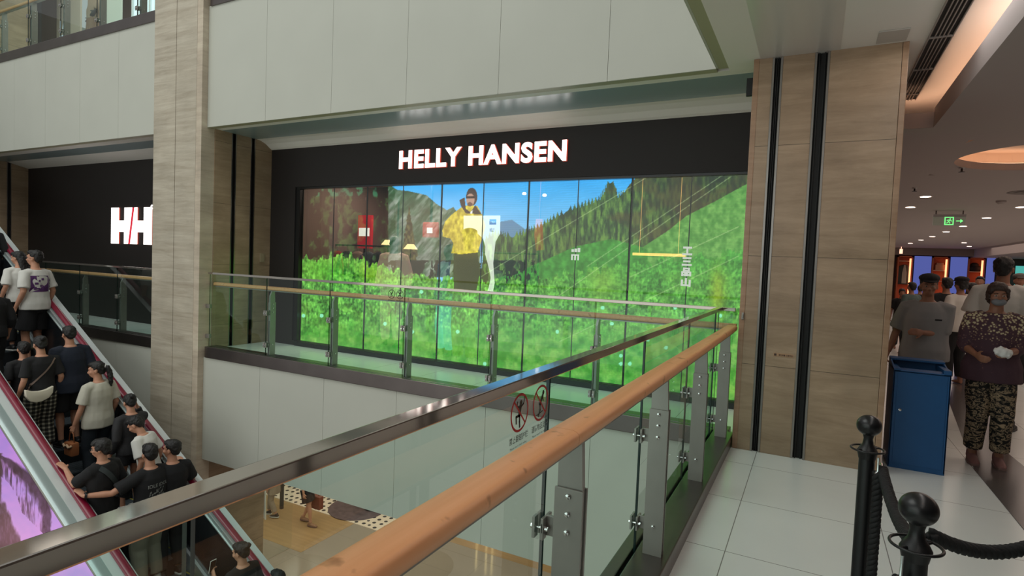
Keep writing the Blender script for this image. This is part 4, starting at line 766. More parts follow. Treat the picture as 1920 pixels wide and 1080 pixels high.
c = low(668, 955); tag(MB().lathe((c.x, max(c.y, 11.2), -4.984), [(.75, 0), (.75, .008), (.01, .008)], 40).build('round_rug', mat('rug_grey', (92, 74, 78), .8, vary=.3, vscale=8)), 'round dark grey rug lying on the dotted carpet', 'rug')
tag(MB().lathe((c.x+.35, max(c.y, 11.2)+.3, -4.97), [(.28, 0), (.34, .02), (.34, .36), (.26, .42), (.01, .42)], 24).build('pouf', mat('pouf_black', (22, 20, 22), .7), smooth='auto'), 'black pouf standing on the round rug', 'stool')
tag(MB().box(-11.75, -11.68, 10.1, 10.17, -5, -1.7).build('dark_post', mat('post_dark', (44, 40, 38), .4)), 'thin dark post on the lower floor beside the carpet', 'post')
pc = low(467, 1000, -5); 
r = root('sign_board', (-10.9, 8.3, -5), 'leaning red and white poster board on the lower level', 'sign')
a, b, c_, d = on_y(455, 905, 8.3), on_y(497, 975, 8.3), on_y(497, 905, 8.3), on_y(455, 930, 8.3)
mb = MB().prism([(on_y(x, y, 8.3).x, on_y(x, y, 8.3).z) for x, y in ((448, 905), (497, 880), (497, 975))], 'y', 8.3, 8.33); mb.build('white_board', mat('board_white', (214, 206, 200), .5), r)
MB().prism([(on_y(x, y, 8.29).x, on_y(x, y, 8.29).z) for x, y in ((463, 905), (495, 880), (494, 958))], 'y', 8.285, 8.295).build('red_print', mat('board_red', (176, 60, 56), .5), r)
u = on_y(470, 935, 8.3).x; MB().box(u, u+.04, 8.33, 8.36, -5, -2.4).build('leg', BLACK, r)
u = on_y(499, 920, 8.2); tag(MB().box(u.x-.01, u.x+.01, 7.2, 8.9, -5, -2.6).build('glass_screen', CLEAR), 'clear glass partition edge on the lower level', 'glass')
u = on_y(458, 960, 9.0); tag(MB().box(u.x-.08, u.x+.08, 9.0, 9.1, -5, -1.65).build('brown_pillar', mat('pillar_brown', (104, 72, 46), .5)), 'slim brown pillar behind the poster board below', 'column')
lb = MB()
w0 = -7.0
struct(MB().box(-7.4, -3.0, 11.5, 11.6, -5, -1.6), 'wall_lower_shopfront', mat('shopfront_grey', (96, 88, 80), .35))
for px, yy0, yy1, l in ((893, 1028, 1042, 'left of the glowing light bars down on the lower level'), (911, 1030, 1058, 'middle of the glowing light bars down on the lower level'), (922, 1036, 1072, 'right of the glowing light bars down on the lower level')):
    a, b = on_y(px, yy0, 11.4), on_y(px, yy1, 11.4); tag(MB().box(a.x-.012, a.x+.012, 11.4, 11.44, max(b.z, -4.95), a.z+.9).build('light_bar', emat('bar_glow', (255, 214, 150), 3)), l, 'light', 'glowing light bars below')
# ================================================================ UPPER LEVEL SHOP, top left
UB = mat('upper_brown', (116, 92, 76), .6)
struct(MB().box(-18, 2, 9.0, 9.1, 5, 8.4), 'wall_upper', UB); struct(MB().box(-18, 14, YF+.3, 12, 8.35, 8.45), 'ceiling_upper', PLAST)
def up(px, py, Y): return on_y(px, py, Y)
for px0, px1, m, nm, lb_, cat in ((12, 52, TRAV, 'stone_pier', 'travertine pier of the upper floor at the left edge', 'column'), (56, 78, mat('dark_frame_brown', (60, 44, 36), .5), 'dark_pier', 'dark brown shop pier on the upper floor', 'column')):
    a, b = up(px0, 60, 7.2), up(px1, 60, 7.2); tag(MB().box(a.x, b.x, 7.2, 7.6, 5.0, 8.35).build(nm, m), lb_, cat)
a, b = up(106, 80, 7.4), up(150, 80, 7.4); r = root('poster_board', ((a.x+b.x)/2, 7.4, 5.0), 'white lettered poster board on the upper floor', 'poster'); MB().box(a.x, b.x, 7.4, 7.44, 5.0, 7.6).build('board', mat('poster_cream', (196, 184, 168), .5), r)
mb = MB(); s = up(112, 66, 7.39); e = up(129, 35, 7.39); fit_text(mb, 'LAH', facing_y(s.x, 7.395, s.z+.05), e.x-s.x, (e.z-s.z)*.9, bold=.03); fit_text(mb, 'ELEGANCE', facing_y(s.x, 7.395, s.z-.06), e.x-s.x, .05, bold=.02); mb.build('lettering', mat('pale_blue_print', (205, 222, 236), .5, emit=(200, 220, 240), es=.5), r)
a, b = up(188, 60, 7.6), up(226, 60, 7.6); tag(MB().box(a.x, b.x, 7.6, 7.64, 5.0, 8.2).build('white_panel', mat('panel_white_green', (196, 202, 190), .5, emit=(180, 190, 176), es=.25)), 'plain white display panel behind the upper mannequin', 'panel')
a, b = up(247, 60, 7.6), up(292, 60, 7.6); r = root('shop_window_display', ((a.x+b.x)/2, 7.6, 5.0), 'bright white panelled window unit at upper left beside the column', 'window'); MB().box(a.x, b.x, 7.62, 7.66, 5.0, 8.2).build('backing', mat('window_white', (214, 226, 228), .5, emit=(205, 226, 235), es=.75), r)
mb = MB()
for k in range(5): x = a.x+.03+(b.x-a.x-.03)*k/4; mb.box(x-.02, x+.02, 7.58, 7.62, 5.0, 8.2)
mb.box(a.x, b.x, 7.58, 7.62, 5.25, 5.31).box(a.x, b.x, 7.58, 7.62, 6.1, 6.16); mb.build('mullion', mat('mullion_white', (226, 230, 230), .5), r)
p = up(82, 17, 7.9); tag(MB().ell((p.x, 7.9, p.z), (.09, .06, .05)).tube([(p.x, 7.9, p.z+.04), (p.x, 7.9, 8.35)], .01, 6).build('pendant_lamp', emat('lamp_warm', (255, 220, 190), 4), smooth=True), 'small glowing oval lamp at the top left corner', 'lamp')
# ================================================================ PEOPLE
def remesh(mb, vox, smooth=4, noise_amp=0, nscale=(9, 9, 5), seed=0, fac=.5):
    me = bpy.data.meshes.new('tmp'); me.from_pydata([tuple(v) for v in mb.v], [], mb.f)
    bm = bmesh.new(); bm.from_mesh(me); bmesh.ops.recalc_face_normals(bm, faces=bm.faces); bm.to_mesh(me); bm.free()
    o = bpy.data.objects.new('tmp', me); TMPC.objects.link(o)
    r = o.modifiers.new('r', 'REMESH'); r.mode = 'VOXEL'; r.voxel_size = vox; r.adaptivity = 0
    s = o.modifiers.new('s', 'SMOOTH'); s.factor = fac; s.iterations = smooth
    dg = bpy.context.evaluated_depsgraph_get(); m2 = bpy.data.meshes.new_from_object(o.evaluated_get(dg)); bpy.data.objects.remove(o); bpy.data.meshes.remove(me)
    if noise_amp:
        sd = Vector((seed*3.1, seed*1.7, seed*.9)); nr = [v.normal.copy() for v in m2.vertices]
        for v, n in zip(m2.vertices, nr):
            p = Vector((v.co.x*nscale[0], v.co.y*nscale[1], v.co.z*nscale[2]))+sd; v.co += n*noise_amp*(noise.noise(p)+.5*noise.noise(p*2.3))
    m2.polygons.foreach_set('use_smooth', [True]*len(m2.polygons)); return m2
TMPC = COL
def obj(name, me, mats, parent):
    me.materials.clear()
    for m in (mats if isinstance(mats, list) else [mats]): me.materials.append(m)
    o = bpy.data.objects.new(name, me); me.name = name; COL.objects.link(o); o.parent = parent; ORG[o.name] = Vector((0, 0, 0)); return o
def ik(a, c, l1, l2, pole):
    a, c = Vector(a), Vector(c); d = c-a; L = min(d.length, (l1+l2)*.995); d.normalize(); c = a+d*L
    x = (l1*l1-l2*l2+L*L)/(2*L); h = math.sqrt(max(l1*l1-x*x, 0)); p = Vector(pole); p = (p-d*p.dot(d))
    p = p.normalized() if p.length > 1e-4 else Vector((0, -1, 0)); return a+d*x+p*h, c
SKIN = mat('skin', (190, 138, 112), .55, vary=.04, vscale=30); SKIND = mat('skin_tanned', (150, 104, 82), .55)
HAIR = mat('black_hair', (20, 17, 17), .5, bump=.6, bscale=90); HAIRB = mat('brown_hair', (58, 42, 36), .5, bump=.6, bscale=90)
class Person:
    """local frame: faces +Y, +X is the person's right hand side mirrored (x>0 = right)"""
    def __init__(s, label, loc, face, h=1.7, girth=1.0, lean=0, turn=(0, 0), wr=None, wl=None, skin=SKIN, vox=.0085, group=None, feet=((.10, 0, .08), (-.10, 0, .08)), hands=True, hat=None, bow=0, curl=.5, handrot=(None, None), handflat=(False, False), poles=((.3, -.5, -1), (-.3, -.5, -1))):
        s.r = root('person', tuple(loc), label, 'person', group, rz=face, scale=h/1.75); s.vox = vox; s.g = girth; s.h = h
        T = Matrix.Translation((0, 0, .95)) @ Matrix.Rotation(-lean, 4, 'X') @ Matrix.Translation((0, 0, -.95)); s.T = T
        HN = Vector((0, .005, 1.50)); s.HM = T @ Matrix.Translation(HN) @ Matrix.Rotation(turn[0], 4, 'Z') @ Matrix.Rotation(-turn[1], 4, 'X') @ Matrix.Translation(-HN)
        g = girth; mb = MB(); s.skin = skin
        # trunk
        tz = [(.88, .14, .095), (.95, .158, .105), (1.05, .145*g, .098*g), (1.15, .138*g, .095*g), (1.27, .155*g**.5, .108*g**.5), (1.36, .160, .105), (1.42, .122, .085), (1.47, .068, .062)]
        s.tz = tz; mb.tube([T @ Vector((0, (-.012 if z > 1.2 else 0), z)) for z, a, b in tz], [(a, b) for z, a, b in tz], 18, up=(1, 0, 0))
        mb.tube([T @ Vector((0, -.005, 1.42)), s.HM @ Vector((0, .0, 1.52)), s.HM @ Vector((0, .008, 1.58))], [.062, .053, .052], 14)
        s.head(mb)
        s.SH = []; s.EL = []; s.WR = []; s.HK = []
        for i, (sx, w) in enumerate(((1, wr), (-1, wl))):
            sh = T @ Vector((sx*.168*g**.4, -.01, 1.392)); w = Vector(w) if w else T @ Vector((sx*.25, .05, .90)); pole = Vector(poles[i])
            el, w = ik(sh, w, .275, .255, pole); s.SH.append(sh); s.EL.append(el); s.WR.append(w)
            mb.tube([sh, sh.lerp(el, .35), el, el.lerp(w, .3), w], [.052*g**.3, .047*g**.3, .038, .038, .025], 12)
            mb.ell(sh, (.055, .052, .052))
            if hands: s.hand(mb, el, w, sx, curl, handrot[i], handflat[i])
            else: mb.ell(w+(w-el).normalized()*.06, (.035, .03, .06))
        s.HP = []; s.KN = []; s.AN = []
        for sx, f in zip((1, -1), feet):
            hp = Vector((sx*.088, 0, .93)); an = Vector(f); kn, an = ik(hp, an, .445, .415, (0, 1, 0)); s.HP.append(hp); s.KN.append(kn); s.AN.append(an)
            mb.tube([hp, hp.lerp(kn, .4), kn, kn.lerp(an, .3), kn.lerp(an, .7), an], [.086*g**.5, .075*g**.5, .052, .054, .038, .034], 14)
            mb.tube([an+Vector((0, -.03, -.035)), an+Vector((0, .05, -.045)), an+Vector((0, .15, -.055))], [(.034, .038), (.04, .03), (.034, .018)], 12, up=(1, 0, 0))
        me = remesh(mb, vox, 3, fac=.45); s.body = obj('body', me, skin, s.r)
    def head(s, mb):
        H = s.HM; R3 = H.to_3x3(); P = lambda x, y, z: H @ Vector((x, y, z)); E = lambda c, r: mb.ell(P(*c), r, 0, R3, 18, 12)
        E((0, -.008, 1.655), (.074, .092, .082)); E((0, .022, 1.615), (.063, .070, .085)); E((0, .035, 1.565), (.045, .05, .045)); E((0, .058, 1.545), (.022, .022, .018))
        mb.tube([P(0, .088, 1.635), P(0, .103, 1.608), P(0, .108, 1.597)], [.008, .012, .014], 8); E((.011, .098, 1.596), (.008, .009, .007)); E((-.011, .098, 1.596), (.008, .009, .007))
        E((0, .087, 1.575), (.024, .012, .006)); E((0, .085, 1.566), (.021, .012, .007)); E((0, .080, 1.66), (.05, .014, .012))
        for sx in (1, -1): E((sx*.076, -.005, 1.615), (.008, .019, .031)); E((sx*.04, .065, 1.605), (.022, .022, .02))
    def hand(s, mb, el, w, sx, curl, rot, flat):
        d = (w-el).normalized() if rot is None else Vector(rot).normalized()
        up_ = Vector((sx, 0, 0)) if not flat else Vector((0, 0, 1))      # outward normal of the back of the hand
        n = (up_-d*up_.dot(d)).normalized(); c = d.cross(n)*sx           # c points to the thumb side
        if flat is False and c.y < 0: c = -c
        if flat: c = d.cross(Vector((0, 0, 1))).normalized()*(-sx)
        mb.tube([w-d*.01, w+d*.03, w+d*.085], [(.024, .02), (.036, .016), (.040, .014)], 12, up=tuple(c))
        k = curl if not flat else .12
        for i, (o, L_) in enumerate(((.030, .072), (.010, .082), (-.010, .077), (-.029, .06))):
            p = w+d*.085+c*o; a = k*(1+.12*i); p2 = p+(d*math.cos(a)-n*math.sin(a))*L_*.42; p3 = p2+(d*math.cos(2*a)-n*math.sin(2*a))*L_*.32; p4 = p3+(d*math.cos(2.8*a)-n*math.sin(2.8*a))*L_*.26
            mb.tube([p-d*.02, p, p2, p3, p4], [.0095, .0095, .0092, .0085, .0075], 8)
        t0 = w+d*.025+c*.026; t1 = t0+(d*.6+c*.75-n*.15).normalized()*.035; t2 = t1+(d*.85+c*.35-n*.25).normalized()*.03; mb.tube([t0-c*.01, t0, t1, t2], [.013, .013, .011, .009], 8)
        s.HK.append(w+d*.09)
    def shirt(s, m, sleeve=.75, hem=.86, fit=.02, name='shirt', amp=.006, seed=1, open_neck=False, flare=0):
        mb = MB(); T = s.T; pts = []; rr = []
        for z, a, b in [(hem, .162*s.g+flare, .115*s.g+flare*.6)]+[t for t in s.tz if t[0] > hem+.04][:-2]+[(1.405, .132, .088), (1.455, .080, .066)]:
            if z < 1.0: a, b = max(a, .162*s.g+flare*.8), max(b, .115*s.g+flare*.5)
            pts.append((T if z > .93 else Matrix()) @ Vector((0, -.008, z))); rr.append((a+fit, b+fit))
        mb.tube(pts, rr, 20, up=(1, 0, 0))
        for i in (0, 1):
            sh, el, w = s.SH[i], s.EL[i], s.WR[i]; inn = sh.lerp(T @ Vector((0, -.01, 1.41)), .5)
            if sleeve <= 1: e = sh.lerp(el, sleeve); mb.tube([inn, sh, sh.lerp(e, .5), e], [.066+fit*.4, .058+fit*.5, .050+fit*.8, .050+fit*1.0], 14)
            else: e = el.lerp(w, sleeve-1); mb.tube([inn, sh, sh.lerp(el, .5), el, el.lerp(e, .6), e], [.066+fit*.4, .058+fit*.5, .048+fit*.8, .042+fit*.7, .038+fit*.6, .030+fit*.5], 14)
        s.sh = obj(name, remesh(mb, max(.0105, s.vox), 5, amp, seed=seed), m, s.r); return s.sh
    def pants(s, m, length=1.9, fit=.018, name='trousers', amp=.006, seed=2, waist=1.0):
        mb = MB(); mb.tube([Vector((0, 0, waist)), (0, 0, .93), (0, 0, .85), (0, .0, .80)], [(.145*s.g, .098*s.g), (.156*s.g**.5, .110*s.g**.5), (.155, .112), (.12, .10)], 18, up=(1, 0, 0))
        for i in (0, 1):
            hp, kn, an = s.HP[i], s.KN[i], s.AN[i]
            if length <= 1: e = hp.lerp(kn, length); mb.tube([hp, hp.lerp(e, .5), e], [.078+fit, .084+fit, .082+fit*1.6], 16)
            else: e = kn.lerp(an, length-1); mb.tube([hp, hp.lerp(kn, .5), kn, kn.lerp(e, .5), e], [.078+fit, .08+fit, .062+fit, .058+fit, .052+fit], 16)
        return obj(name, remesh(mb, max(.0105, s.vox), 5, amp, seed=seed), m, s.r)
    def shoes(s, m, sole=(220, 220, 214), label=None):
        for i in (0, 1):
            a = s.AN[i]; z = a.z-.08; mb = MB(); mb.tube([a+Vector((0, -.075, -.04)), a+Vector((0, -.03, -.03)), a+Vector((0, .06, -.045)), a+Vector((0, .14, -.055)), a+Vector((0, .185, -.06))], [(.03, .03), (.04, .048), (.045, .036), (.044, .024), (.025, .012)], 14, up=(1, 0, 0)); mb.tube([a+Vector((0, -.02, -.03)), a+Vector((0, -.01, .03))], [.045, .044], 12)
            o = obj('shoe', remesh(mb, .009, 3), m, s.r)
            MB().prism([(a.x+x, a.y+y) for x, y in ((-.03, -.085), (.03, -.085), (.045, 0), (.05, .1), (.03, .185), (-.03, .185), (-.05, .1), (-.045, 0))], 'z', z, z+.022).build('sole', mat('sole_%d' % sole[0], sole, .6), o, local=True, bevel=.004)
    def hair(s, m=HAIR, style='short', seed=3):
        H = s.HM; R3 = H.to_3x3(); mb = MB(); P = lambda x, y, z: H @ Vector((x, y, z)); E = lambda c, r: mb.ell(P(*c), r, 0, R3, 18, 12)
        E((0, -.022, 1.672), (.083, .092, .083)); E((0, -.05, 1.635), (.076, .062, .07)); E((0, .03, 1.715), (.062, .06, .035))
        if style in ('short', 'thin'): E((0, -.055, 1.60), (.06, .045, .05))
        if style == 'bangs': E((0, .052, 1.70), (.068, .048, .034)); E((0, -.06, 1.60), (.07, .05, .06)); E((.066, .0, 1.65), (.018, .05, .05)); E((-.066, .0, 1.65), (.018, .05, .05))
        if style == 'bob':
            for sx in (1, -1): E((sx*.068, -.01, 1.63), (.022, .055, .07)); E((sx*.062, .045, 1.675), (.02, .035, .03))
            E((0, .062, 1.70), (.058, .032, .026)); E((0, -.07, 1.59), (.075, .045, .08))
        if style == 'bun': E((0, -.06, 1.60), (.06, .045, .05)); E((0, -.115, 1.70), (.038, .034, .036))
        if style == 'ponytail': E((0, -.06, 1.60), (.062, .045, .05)); mb.tube([P(0, -.09, 1.66), P(.0, -.135, 1.65), P(0, -.15, 1.56), P(0, -.145, 1.44), P(0, -.14, 1.36)], [.025, .03, .036, .03, .012], 10)
        if style == 'long': mb.tube([P(0, -.05, 1.66), P(0, -.085, 1.58), P(0, -.1, 1.46), P(0, -.115, 1.34), P(0, -.115, 1.24)], [(.08, .07), (.092, .058), (.095, .045), (.085, .035), (.05, .02)], 14, up=(1, 0, 0))
        o = obj('hair', remesh(mb, .009, 2, .007, (38, 38, 30), seed), m, s.r)
        if style == 'ponytail': obj('hair_tie', (lambda b: remesh(b, .006, 1))(MB().tube([P(0, -.098, 1.66), P(0, -.118, 1.655)], [.03, .03], 12)), mat('tie_white', (210, 205, 200), .5), s.r)
        return o
    def eyes(s):
        H = s.HM; mb = MB(); R3 = H.to_3x3()
        for sx in (1, -1):
            c = H @ Vector((sx*.029, .0855, 1.632)); mb.ell(c, (.012, .006, .0065), 0, R3, 10, 8); mb.ell(H @ Vector((sx*.029, .0905, 1.632)), (.0058, .003, .0058), 1, R3, 8, 6)
            mb.tube([H @ Vector((sx*.014, .090, 1.652)), H @ Vector((sx*.03, .093, 1.657)), H @ Vector((sx*.047, .082, 1.652))], [.0025, .003, .002], 6, 1)
        mb.build('eyes', [mat('eye_white', (200, 190, 180), .3), mat('iris_dark', (16, 12, 12), .3)], s.r, smooth=True, local=True)
    def glasses(s):
        H = s.HM; mb = MB()
        for sx in (1, -1):
            c = Vector((sx*.031, .104, 1.628)); mb.tube([H @ (c+Vector((.021*math.cos(2*PI*k/14), -.3*abs(.021*math.cos(2*PI*k/14))*0, .016*math.sin(2*PI*k/14)))) for k in range(15)], .0018, 6, cap=False)
            mb.tube([H @ Vector((sx*.052, .102, 1.632)), H @ Vector((sx*.08, .06, 1.632)), H @ Vector((sx*.082, -.01, 1.622))], .0018, 6)
        mb.tube([H @ Vector((-.01, .105, 1.63)), H @ Vector((.01, .105, 1.63))], .0018, 6); mb.build('glasses', BLACK, s.r, smooth=True, local=True)
    def cap(s, m, brim=True):
        H = s.HM; R3 = H.to_3x3(); mb = MB(); mb.ell(H @ Vector((0, -.012, 1.71)), (.096, .112, .05), 0, R3); mb.ell(H @ Vector((0, -.012, 1.685)), (.084, .097, .032), 0, R3)
        if brim: mb.ell(H @ Vector((0, .085, 1.683)), (.068, .062, .010), 0, R3)
        return obj('cap', remesh(mb, .007, 3, .002), m, s.r)
    def decal(s, target, mb, mats, name, origin, d, off=.004):     # press a flat drawing (local XY of the mesh) on to the cloth
        bv = bvhtree.BVHTree.FromPolygons([v.co for v in target.data.vertices], [tuple(p.vertices) for p in target.data.polygons]); d = Vector(d).normalized()
        me = bpy.data.meshes.new(name); me.from_pydata(mb.v, [], mb.f); me.polygons.foreach_set('material_index', mb.mi); bm = bmesh.new(); bm.from_mesh(me)
        bmesh.ops.triangulate(bm, faces=bm.faces)
        for _ in range(3):
            ee = [e for e in bm.edges if e.calc_length() > .02]
            if not ee: break
            bmesh.ops.subdivide_edges(bm, edges=ee, cuts=1)
        for v in bm.verts:
            o_ = v.co-d*.4; hit, nn, i, di = bv.ray_cast(o_, d)
            if hit: v.co = hit-d*(off+max(0, (v.co*-1).dot(d)-.4))
        bm.to_mesh(me); bm.free(); return obj(name, me, mats, target)
    def W(s, p):
        return Matrix.Translation(s.r.location) @ Matrix.Rotation(s.r.rotation_euler[2], 4, 'Z') @ Matrix.Scale(s.h/1.75, 4) @ Vector(p)
    def L(s, p):
        return Matrix.Scale(1.75/s.h, 4) @ Matrix.Rotation(-s.r.rotation_euler[2], 4, 'Z') @ (Vector(p)-s.r.location)
BLK = mat('black_cotton', (20, 20, 23), .85); WHT = mat('white_cotton', (208, 206, 200), .85); CRM = mat('cream_cotton', (186, 182, 168), .85); NVY = mat('navy_cotton', (18, 26, 42), .85)
GRYC = mat('charcoal_cloth', (34, 34, 36), .85); DEN = mat('dark_denim', (30, 38, 46), .85); BSH = mat('sheer_black', (30, 29, 32), .7); SHOEB = mat('black_shoe', (22, 22, 24), .6); SHOEW = mat('white_shoe', (190, 188, 184), .6)
def nodemat(name, kind, cols, scale, rough=.85):
    m, t, b = nt(name); L = t.links.new; N = t.nodes.new; tc = N('ShaderNodeTexCoord'); r = N('ShaderNodeValToRGB')
    if kind == 'plaid':
        sx = N('ShaderNodeSeparateXYZ'); L(tc.outputs['Object'], sx.inputs[0]); fs = []
        for i in (0, 2):
            a = N('ShaderNodeMath'); a.operation = 'MULTIPLY'; a.inputs[1].default_value = scale; L(sx.outputs[i], a.inputs[0]); p = N('ShaderNodeMath'); p.operation = 'PINGPONG'; p.inputs[1].default_value = 1; L(a.outputs[0], p.inputs[0]); g = N('ShaderNodeMath'); g.operation = 'GREATER_THAN'; g.inputs[1].default_value = .6; L(p.outputs[0], g.inputs[0]); fs.append(g)
        s = N('ShaderNodeMath'); s.operation = 'ADD'; L(fs[0].outputs[0], s.inputs[0]); L(fs[1].outputs[0], s.inputs[1]); d = N('ShaderNodeMath'); d.operation = 'DIVIDE'; d.inputs[1].default_value = 2; L(s.outputs[0], d.inputs[0]); L(d.outputs[0], r.inputs[0])
    elif kind == 'floral':
        v = N('ShaderNodeTexVoronoi'); v.inputs['Scale'].default_value = scale; L(tc.outputs['Object'], v.inputs[0]); n = N('ShaderNodeTexNoise'); n.inputs['Scale'].default_value = scale*.16; L(tc.outputs['Object'], n.inputs[0])
        a = N('ShaderNodeMath'); a.operation = 'MULTIPLY_ADD'; a.inputs[1].default_value = 1.3; L(v.outputs['Distance'], a.inputs[0]); L(n.outputs[0], a.inputs[2]); sx = N('ShaderNodeSeparateXYZ'); L(tc.outputs['Object'], sx.inputs[0]); mr = N('ShaderNodeMapRange'); mr.inputs[1].default_value = 1.35; mr.inputs[2].default_value = 1.05; mr.inputs[3].default_value = -.22; mr.inputs[4].default_value = .38; L(sx.outputs[2], mr.inputs[0]); a2 = N('ShaderNodeMath'); a2.operation = 'ADD'; L(a.outputs[0], a2.inputs[0]); L(mr.outputs[0], a2.inputs[1]); L(a2.outputs[0], r.inputs[0])
    else:
        mp = N('ShaderNodeMapping'); mp.inputs['Scale'].default_value = (1, 1, 1.7); L(tc.outputs['Object'], mp.inputs[0]); n = N('ShaderNodeTexNoise'); n.inputs['Scale'].default_value = scale; n.inputs['Detail'].default_value = 2.5; n.inputs['Distortion'].default_value = 1.6; L(mp.outputs[0], n.inputs[0]); L(n.outputs[0], r.inputs[0])
    r.color_ramp.interpolation = 'CONSTANT' if kind != 'plaid' else 'LINEAR'
    while len(r.color_ramp.elements) < len(cols): r.color_ramp.elements.new(.5)
    for e, (p, c) in zip(r.color_ramp.elements, cols): e.position = p; e.color = lin(c)
    L(r.outputs[0], b.inputs['Base Color']); b.inputs['Roughness'].default_value = rough; return m
PLAID = nodemat('plaid_cloth', 'plaid', [(0, (24, 24, 24)), (.5, (84, 82, 72)), (1, (168, 164, 148))], 34)
FLORAL = nodemat('floral_blouse', 'floral', [(0, (196, 184, 150)), (.72, (132, 112, 88)), (.86, (96, 62, 70)), (1.0, (74, 50, 60))], 42)
CAMO = nodemat('patterned_trousers', 'camo', [(0, (18, 17, 16)), (.47, (24, 22, 20)), (.5, (150, 130, 104)), (.58, (40, 34, 30)), (.64, (172, 150, 120))], 16)
def zstep(x):
    k = math.floor((EX1-x)/.4); return NOSE(EX1-.4*k)+.005, EX1-.4*k-.2
def solve(px, py, h, y0=3.72, y1=4.52):    # where on the steps must someone of height h stand so the head top meets this pixel
    best = None
    for i in range(81):
        y = y0+(y1-y0)*i/80; q = on_y(px, py, y); z, xc = zstep(q.x); e = abs(q.z-z-h)
        if best is None or e < best[0]: best = (e, Vector((q.x, y, z)), q.z-z)
    return best[1], min(max(best[2], h-.08), h+.08)
FL = PI/2     # +Y turned to -X
def rail_hand(p, side, dx):   # point on the handrail in the person's frame, side -1 left, 1 right
    y = YL if side < 0 else YRr; x = p.r.location.x+dx; return (x, y, HZ(x)+.02)
def esc(label, px, py, h, face=0, hold=None, dx=-.3, y0=3.72, y1=4.52, off=(0, 0), **k):
    q, h = solve(px, py, h, y0, y1); q = Vector((q.x+off[0], q.y+off[1], q.z)); fa = FL+face
    if hold:
        y = YL if hold < 0 else YRr; hx = q.x+dx; wp = Vector((hx+.06, y+.03*-hold*0, HZ(hx)+.035)); Lm = Matrix.Scale(1.75/h, 4) @ Matrix.Rotation(-fa, 4, 'Z'); w = Lm @ (wp-q)
        dirw = (Lm @ Vector((-.86, .1*hold, .4))).normalized(); w = w-dirw*.05
        if hold < 0: k['wl'] = tuple(w); k['handrot'] = (None, tuple(dirw)); k['handflat'] = (False, True)
        else: k['wr'] = tuple(w); k['handrot'] = (tuple(dirw), None); k['handflat'] = (True, False)
    return Person(label, q, fa, h, **k)
# --- riders, from the head of the escalator down
p = esc('man in white T-shirt with colourful back print and black shorts on escalator', 66, 459, 1.76, face=.35, girth=1.12, turn=(.35, .05)); t = p.shirt(WHT, .8, fit=.03, seed=4); p.pants(BLK, .85, fit=.03, name='shorts'); p.shoes(SHOEB); p.hair(); p.glasses()
mb = MB(); M_ = Matrix.Translation((-.16, -.4, 1.13)) @ RY
LY = [0]
def rect(a, b, c, d, mi): LY[0] += .0007; mb.add([M_ @ Vector(v) for v in ((a, c, LY[0]), (b, c, LY[0]), (b, d, LY[0]), (a, d, LY[0]))], [(0, 1, 2, 3)], mi)
rect(0, .25, 0, .24, 0)
for i in range(9): a, c = random.uniform(.01, .19), random.uniform(.01, .18); rect(a, a+random.uniform(.02, .05), c, c+random.uniform(.02, .05), 1+i % 3)
fit_text(mb, 'STAR', M_ @ Matrix.Translation((.30, .02, .001)) @ Matrix.Rotation(PI/2, 4, 'Z'), .18, .04, 0, bold=.04)
p.decal(t, mb, [mat('print_purple', (84, 44, 100), .7), mat('print_pink', (190, 70, 100), .7), mat('print_pale', (196, 180, 190), .7), mat('print_dark', (40, 26, 44), .7)], 'back_print', (0, 0, 0), (0, 1, 0))
p = esc('woman with long black hair in white top at left frame edge', 36, 471, 1.66, turn=(.5, .2), y0=4.0, y1=4.45, face=.1); p.shirt(WHT, .9, seed=5, fit=.03); p.pants(BLK, 1.8); p.shoes(SHOEB); p.hair(style='long')
p = esc('person in dark clothes cut off by the left frame edge', -14, 524, 1.7, face=.2); p.shirt(BLK, 1.6, seed=6, fit=.03); p.pants(BLK, 1.9); p.shoes(SHOEB); p.hair()
p = esc('person in black at the top left head of the escalator', -24, 402, 1.72, y0=4.2, y1=4.5); p.shirt(BLK, 1.5, seed=16); p.pants(BLK, 1.9); p.shoes(SHOEB); p.hair()
p = esc('small dark-haired person in black ahead of the white bag woman', 44, 640, 1.45, y0=3.7, y1=4.1, off=(-.0, 0)); p.shirt(BLK, .9, seed=7); p.pants(BLK, 1.8); p.shoes(SHOEW); p.hair()
p = esc('woman in black top and checked trousers with white shoulder bag', 77, 630, 1.62, y0=3.72, y1=4.1, turn=(0, .25)); t = p.shirt(BLK, .85, hem=.9, seed=8, fit=.024); p.pants(PLAID, 1.85, fit=.035, waist=.99); p.shoes(SHOEW); p.hair(style='bun'); bagw = p
p = esc('heavy man in navy T-shirt and black shorts seen from behind', 131, 611, 1.72, girth=1.32, turn=(0, .2)); p.shirt(NVY, .9, hem=.8, fit=.04, seed=9); p.pants(BLK, .9, fit=.035, name='shorts'); p.shoes(SHOEB, (60, 60, 62)); p.hair()
p = esc('woman in cream T-shirt with long ponytail holding brown bag', 184, 677, 1.64, face=.25, turn=(.65, .15), girth=1.12, wl=(-.27, .10, .86)); p.shirt(CRM, .8, hem=.82, fit=.035, seed=10); p.pants(DEN, 1.9); p.shoes(SHOEB); p.hair(style='ponytail'); ponyw = p
p = esc('woman in sheer black blouse with raised right hand and black shorts', 246, 739, 1.64, turn=(-.1, .35), wr=(.17, .16, 1.52), poles=((.5, .3, -1), (-.3, -.5, -1))); p.shirt(BSH, 1.85, hem=.88, fit=.03, seed=11); p.pants(BLK, .45, fit=.02, name='shorts'); p.shoes(SHOEW); p.hair(style='bun')
p = esc('man in white T-shirt leaning towards the right handrail', 282, 778, 1.70, face=.55, lean=.22, turn=(.1, .45)); p.shirt(WHT, .8, fit=.03, seed=12); p.pants(GRYC, 1.9); p.shoes(SHOEW); p.hair()
